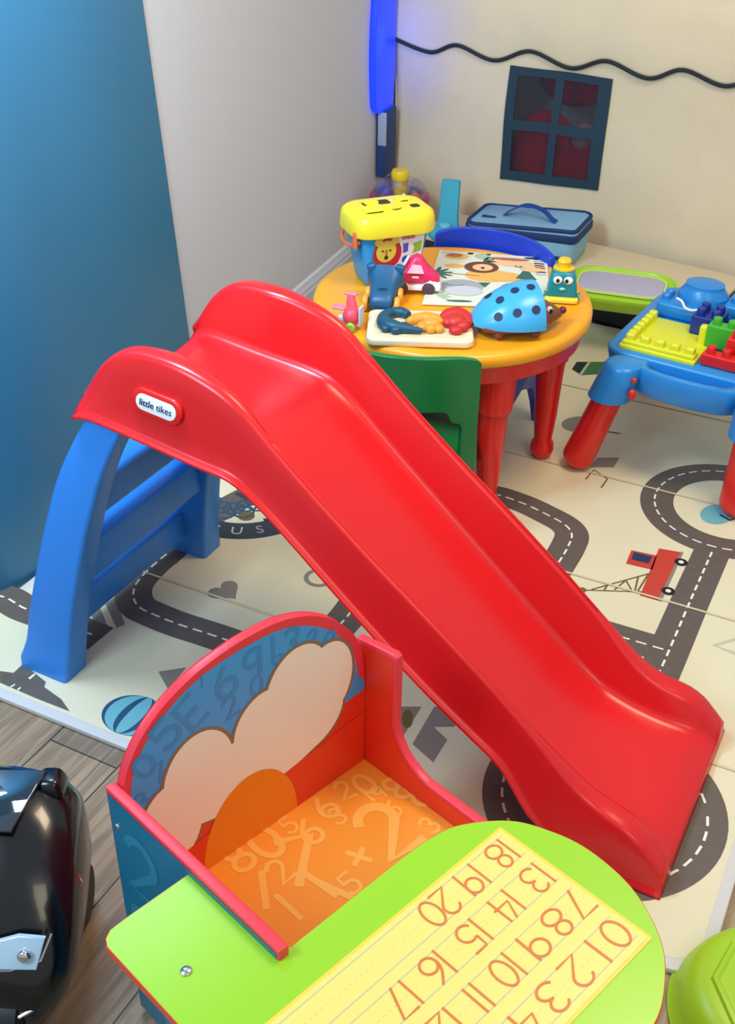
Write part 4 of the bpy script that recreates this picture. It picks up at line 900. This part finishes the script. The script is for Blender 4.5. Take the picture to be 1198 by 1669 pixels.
for rf, nums in ((rowsF[0], (('0', .763), ('1', .731), ('2', .695), ('3', .652), ('4', .610), ('5', .568), ('6', .526))), (rowsF[1], (('7', .766), ('8', .729), ('9', .690), ('10', .643), ('11', .597), ('12', .55))), (rowsF[2], (('13', .760), ('14', .706), ('15', .650), ('16', .592), ('17', .540))), (rowsF[3], (('18', .758), ('19', .706), ('20', .650)))):
    for s, wv in nums:
        p = fw_(rf, wv, DZ + .0012)
        M = Matrix.Translation(p) @ Matrix(((0, 1, 0), (-1, 0, 0), (0, 0, 1))).to_4x4() @ Matrix.Diagonal((1.2 if len(s) == 1 else 1.0, 1, 1, 1))
        pen(bm, s, .035, M, .0026, 0, 0, .66)
obj('chart_numbers', bm, INK, dtop, smooth=False)
bm = bmesh.new(); lathe(bm, [(.001, 0), (.006, 0), (.006, .0015), (.004, .003), (.001, .0032)], fw_(-.659, .40, DZ), 20); obj('bolt', bm, mat('bolt_steel', 'C9CDD0', .25, metal=1), cdk)
# seat
sz_ = .20
bm = bmesh.new(); slab(bm, ccw([tuple(fw_(f, w_).xy) for f, w_ in ((-.905, .497), (-.905, .906), (-.60, .906), (-.60, .497))]), sz_ - .014, sz_, .001, 0)
seat = obj('seat', bm, ORE, cdk, smooth=False)
bm = bmesh.new()
for (x, y, s, sz2, rot) in ((628, 1352, '2', .095, .1), (648, 1284, '8', .045, .4), (697, 1305, '9', .045, .5), (640, 1318, '6', .03, 0), (594, 1278, '0', .04, .2), (560, 1288, '2', .034, 0), (530, 1316, '6', .042, .3), (505, 1355, '6', .045, .1), (432, 1372, '0', .06, .2), (388, 1398, '8', .05, .3), (488, 1402, '7', .08, -.3), (550, 1330, '3', .03, 0), (585, 1396, '+', .05, .6), (598, 1296, '1', .03, .2), (616, 1292, '9', .025, 0), (520, 1440, '1', .06, .3), (545, 1450, '1', .06, .5), (430, 1450, '1', .06, -.4), (470, 1345, '5', .03, .2), (470, 1478, '1', .05, .2), (700, 1345, '3', .03, .3), (570, 1440, '5', .035, .2), (455, 1420, '2', .04, .3), (668, 1290, '5', .02, 0)):
    q = P(x, y, sz_ + .0004).xy
    M = frame(fw_(q.dot(F_.xy), q.dot(W_.xy), sz_ + .0004), (.2, 1, 0), (-1, .2, 0)) @ Matrix.Rotation(rot, 4, 'Z')
    pen(bm, s, sz2, M, sz2 * .17)
obj('seat_numbers', bm, ORL, seat, smooth=False)
# backrest (vertical sheet, arch top) facing +F
FB = -.905; wc0 = .6925
arch = [(.485, .40), (.492, .43), (.505, .468), (.53, .503), (.565, .53), (.61, .549), (.66, .558), (.70, .560), (.745, .556), (.79, .541), (.83, .516), (.86, .487), (.885, .450), (.898, .41), (.902, .37)]
arch = [(p.x, p.y) for p in smooth_pts([(a, b, 0) for a, b in arch], 5)]
def back_outline(): return [(.485, .12)] + arch + [(.904, .12)]
bm = bmesh.new(); slab(bm, list(reversed(ccw(back_outline()))), 0, .014, .0015, 0, None, lambda x, z, t: fw_(FB - t, x, z))
back = obj('backrest', bm, DRED, cdk, angle=40)
bm = bmesh.new(); fb = lambda k: (lambda x, z, *_: fw_(FB + .0006 * k, x, z))
inner = [(.4975, .12)] + [(p.x, p.y) for p in smooth_pts([(a, b, 0) for a, b in [(.4975, .40), (.506, .445), (.522, .478), (.548, .506), (.59, .532), (.64, .5455), (.70, .5485), (.75, .543), (.795, .524), (.833, .495), (.862, .460), (.882, .42), (.890, .38)]], 5)] + [(.904, .36), (.904, .12)]
def bpoly(pts, k, mi): vs_ = [bm.verts.new(fw_(FB + .00022 * k, x, z)) for x, z in pts]; g = bm.faces.new(vs_); g.material_index = mi
bpoly(inner, 1, 0)
bpoly([(.4975, .12), (.4975, .30), (.56, .30), (.70, .33), (.84, .34), (.905, .345), (.905, .12)], 2, 4)
# plain decoration: a pale rounded cloud band with a rising orange half disc
def scal(cx, cz, rx, rz, rot=0, n=40): return [(cx + rx * math.cos(t) * math.cos(rot) - rz * math.sin(t) * math.sin(rot), cz + rx * math.cos(t) * math.sin(rot) + rz * math.sin(t) * math.cos(rot)) for t in [2 * PI * i / n for i in range(n)]]
lobes = [(.553, .325, .050, .075), (.603, .385, .056, .070), (.655, .352, .05, .05), (.715, .395, .054, .062), (.775, .432, .056, .066), (.83, .405, .048, .068), (.70, .33, .14, .05), (.79, .355, .07, .06)]
for i, (x, z, a, b) in enumerate(lobes): bpoly(scal(x, z, a + .005, b + .005), 3 + i * .05, 3)
for i, (x, z, a, b) in enumerate(lobes): bpoly(scal(x, z, a, b), 4 + i * .05, 2)
bpoly([(.497, .12), (.497, .255), (.56, .262), (.60, .268), (.904, .302), (.904, .12)], 5, 4)
N_ = 30; bpoly([(.682 + .085 * math.cos(PI * i / N_), .20 + .125 * math.sin(PI * i / N_)) for i in range(N_ + 1)], 6, 5)
for (x, z, s, sz2, rot) in ((.525, .455, '0', .04, .5), (.545, .43, '7', .03, .2), (.56, .485, '5', .05, .6), (.60, .495, 'E', .055, .5), (.655, .51, '6', .05, .3), (.70, .515, '9', .045, 0), (.735, .52, '1', .04, 0), (.765, .512, '3', .045, -.2), (.80, .495, '?', .035, -.4), (.83, .475, '8', .035, -.7), (.66, .465, '2', .035, .2), (.705, .475, '0', .03, 0), (.515, .40, '3', .03, .3), (.86, .44, '6', .03, -.9), (.74, .49, '5', .025, 0), (.62, .535, '1', .02, 0)):
    M = frame(fw_(FB + .00022 * 2.2, x, z), (0, 1, 0), (0, 0, 1)) @ Matrix.Rotation(rot, 4, 'Z'); pen(bm, s, sz2, M, sz2 * .16, 1)
obj('back_print', bm, [DBLU, DBL2, CRM, OUT, RDP, ORD], back, smooth=False)
# near (desk side) panel: level top edge
bm = bmesh.new(); slab(bm, ccw([(-.92, 0), (-.60, 0), (-.60, .44), (-.922, .44)]), .478, .492, .0015, 0, None, lambda x, z, t: fw_(x, t, z))
sp_ = obj('side_panel', bm, DRED, cdk, angle=40)
bm = bmesh.new(); vs_ = [bm.verts.new(fw_(f, .4774, z)) for f, z in ((-.918, .004), (-.604, .004), (-.604, .434), (-.919, .434))]; bm.faces.new(vs_)
for (f, z, s, sz2) in ((-.86, .34, '2', .10), (-.80, .25, '6', .09), (-.88, .22, '9', .06), (-.72, .30, '5', .09), (-.84, .12, '3', .09), (-.70, .14, '7', .1)):
    pen(bm, s, sz2, frame(fw_(f, .4770, z), (1, 0, 0), (0, 0, 1)), sz2 * .15, 1)
obj('panel_print', bm, [STL, ST2], sp_, smooth=False)
for f, z in ((-.905, .385), (-.905, .2)):
    bm = bmesh.new(); ball(bm, fw_(f, .477, z), .005, 1, .5, 1, 12); obj('screw', bm, mat('bolt_steel', '', .25), cdk)
# far panel with raised shoulder and low arm
prof = [(-.925, 0), (-.60, 0), (-.595, .238), (-.70, .240), (-.775, .242)] + [(-.792, .246), (-.81, .256), (-.825, .268), (-.836, .285), (-.843, .305), (-.844, .33), (-.844, .425), (-.846, .436), (-.852, .440), (-.925, .428)]
bm = bmesh.new(); slab(bm, ccw(prof), .906, .921, .003, 0, None, lambda x, z, t: fw_(x, t, z)); fp = obj('side_panel', bm, DRED, cdk, angle=40)
bm = bmesh.new(); ip = [(-.919, .20), (-.61, .20), (-.61, .231), (-.775, .235), (-.795, .240), (-.815, .252), (-.83, .267), (-.841, .285), (-.849, .305), (-.850, .33), (-.850, .425), (-.853, .432), (-.919, .421)]
vs_ = [bm.verts.new(fw_(f, .9055, z)) for f, z in ip]; bm.faces.new(vs_); obj('panel_lining', bm, RDP, fp, smooth=False)
# storage under the desktop
bm = bmesh.new(); rbox(bm, fw_(-.49, .386, .205), (.38, .014, .41), .002); obj('desk_end_panel', bm, STL, cdk)
bm = bmesh.new(); rbox(bm, fw_(-.36, .54, .205), (.014, .28, .41), .002); obj('desk_front_panel', bm, STL, cdk)

# ================================================================== BLACK RIDE-ON CAR
rc_ = empty('toy_car_black', (-.592, 1.06, -.012), 0, 'glossy black ride-on toy car cut off by the left edge of the photo', 'toy car')
rc_.name = 'ride_on_car'
bm = bmesh.new(); rings = []
sec = [(.20, .17, .285, .175, .05), (.15, .185, .306, .185, .05), (.08, .195, .306, .195, .05), (.02, .20, .293, .20, .05), (-.03, .203, .27, .203, .05), (-.07, .203, .235, .2, .05), (-.10, .198, .205, .195, .05), (-.125, .185, .17, .18, .055), (-.145, .16, .13, .16, .06), (-.150, .15, .09, .15, .07)]
sec = [(.13, .175, .272), (.12, .185, .292), (.10, .19, .303), (.06, .195, .302), (.02, .20, .290), (-.03, .203, .262), (-.07, .203, .228), (-.10, .197, .195), (-.125, .183, .16), (-.14, .165, .125), (-.146, .15, .09)]
for y, hw, zt_ in sec:
    ring = []
    for k in range(36):
        t = 2 * PI * k / 36; c, s = math.cos(t), math.sin(t)
        x = hw * math.copysign(abs(c) ** .45, c); z = (zt_ + .06) / 2 + (zt_ - .06) / 2 * math.copysign(abs(s) ** .5, s)
        if s > 0: x *= 1 - .16 * s ** 2
        ring.append(Vector((x, y, z)))
    rings.append(ring)
loft(bm, rings); obj('body', bm, BLK, rc_, angle=60)
bm = bmesh.new(); slab(bm, ccw([(-.12, .0), (.12, .0), (.145, .10), (-.145, .10)]), 0, .006, .002, 0, None, lambda x, y, z: Vector((x, .0 + y, .289 + z + .12 * (y - .03)))); obj('windscreen', bm, mat('glass_tint', '24323C', .03, coat=1), rc_)
for x in (.150, -.150):
    bm = bmesh.new(); rbox(bm, (x, .095, .284), (.045, .05, .03), .008, 3, None, 0, (.6, .7)); obj('roof_corner', bm, BLK, rc_)
hlm = mat('headlight_clear', 'A8C4D4', .08, coat=1); CHR = mat('chrome', 'D9DCE0', .12, metal=1)
for s in (1, -1):
    bm = bmesh.new(); slab(bm, ccw([(-.055, -.012), (.045, -.012), (.055, .02), (.02, .022), (-.055, .006)]), 0, .006, .002, 0, None, lambda x, y, z, s=s: Vector((s * (.125 + x), -.118 - z - y * -.8, .19 + y * 1.0))); hl = obj('headlight', bm, hlm, rc_)
    bm = bmesh.new(); ball(bm, (s * .155, -.125, .196), .010, 1, .7, 1); obj('bulb', bm, CHR, hl)
    bm = bmesh.new(); tube(bm, [(s * .07, -.132, .170), (s * .135, -.130, .174), (s * .172, -.118, .178), (s * .186, -.098, .208)], .0022, 8); obj('chrome_trim', bm, CHR, rc_)
    bm = bmesh.new(); tube(bm, [(s * .10, -.148, .092), (s * .14, -.146, .096), (s * .165, -.135, .105)], .003, 8); obj('bumper_trim', bm, CHR, rc_)
    bm = bmesh.new(); lathe(bm, [(.001, -.028), (.045, -.028), (.056, -.02), (.058, 0), (.056, .02), (.045, .028), (.001, .028)], (s * .115, -.115, .058), 36, rot=Matrix.Rotation(PI / 2, 3, 'Y')); obj('wheel', bm, mat('tyre_black', '101214', .5), rc_)
    bm = bmesh.new(); lathe(bm, [(.001, -.028), (.045, -.028), (.056, -.02), (.058, 0), (.056, .02), (.045, .028), (.001, .028)], (s * .15, .08, .058), 36, rot=Matrix.Rotation(PI / 2, 3, 'Y')); obj('wheel', bm, mat('tyre_black', '101214', .5), rc_)
bm = bmesh.new(); rbox(bm, (0, -.147, .125), (.11, .008, .035), .003); obj('grille', bm, mat('grille_dark', '1A1C20', .4), rc_)
bm = bmesh.new(); ball(bm, (.1985, .0, .19), .012, .25, .75, 1.1, 16); em = obj('side_marker', bm, mat('marker_red', 'B02030', .25), rc_)
bm = bmesh.new(); ball(bm, (.2015, .0, .19), .005, .3, .8, 1, 12); obj('marker_centre', bm, CHR, em)

# ================================================================== LIME TUB AT THE CORNER
gt = empty('lime_tub', (.59, .985, -.012), math.radians(20), 'lime green round plastic tub lying upside down at the bottom right corner', 'tub')
bm = bmesh.new(); lathe(bm, [(.148, 0), (.150, .004), (.144, .010), (.137, .030), (.125, .052), (.113, .062), (.098, .066), (.001, .066)], seg=64); obj('tub', bm, LIME, gt, angle=60)
bm = bmesh.new(); rings = [[Vector((r * math.cos(2 * PI * k / 8 + .2), r * math.sin(2 * PI * k / 8 + .2), z)) for k in range(8)] for r, z in ((.100, .064), (.096, .071), (.090, .072), (.086, .069), (.001, .069))]
loft(bm, rings); obj('raised_rim', bm, LIME, gt, angle=20)
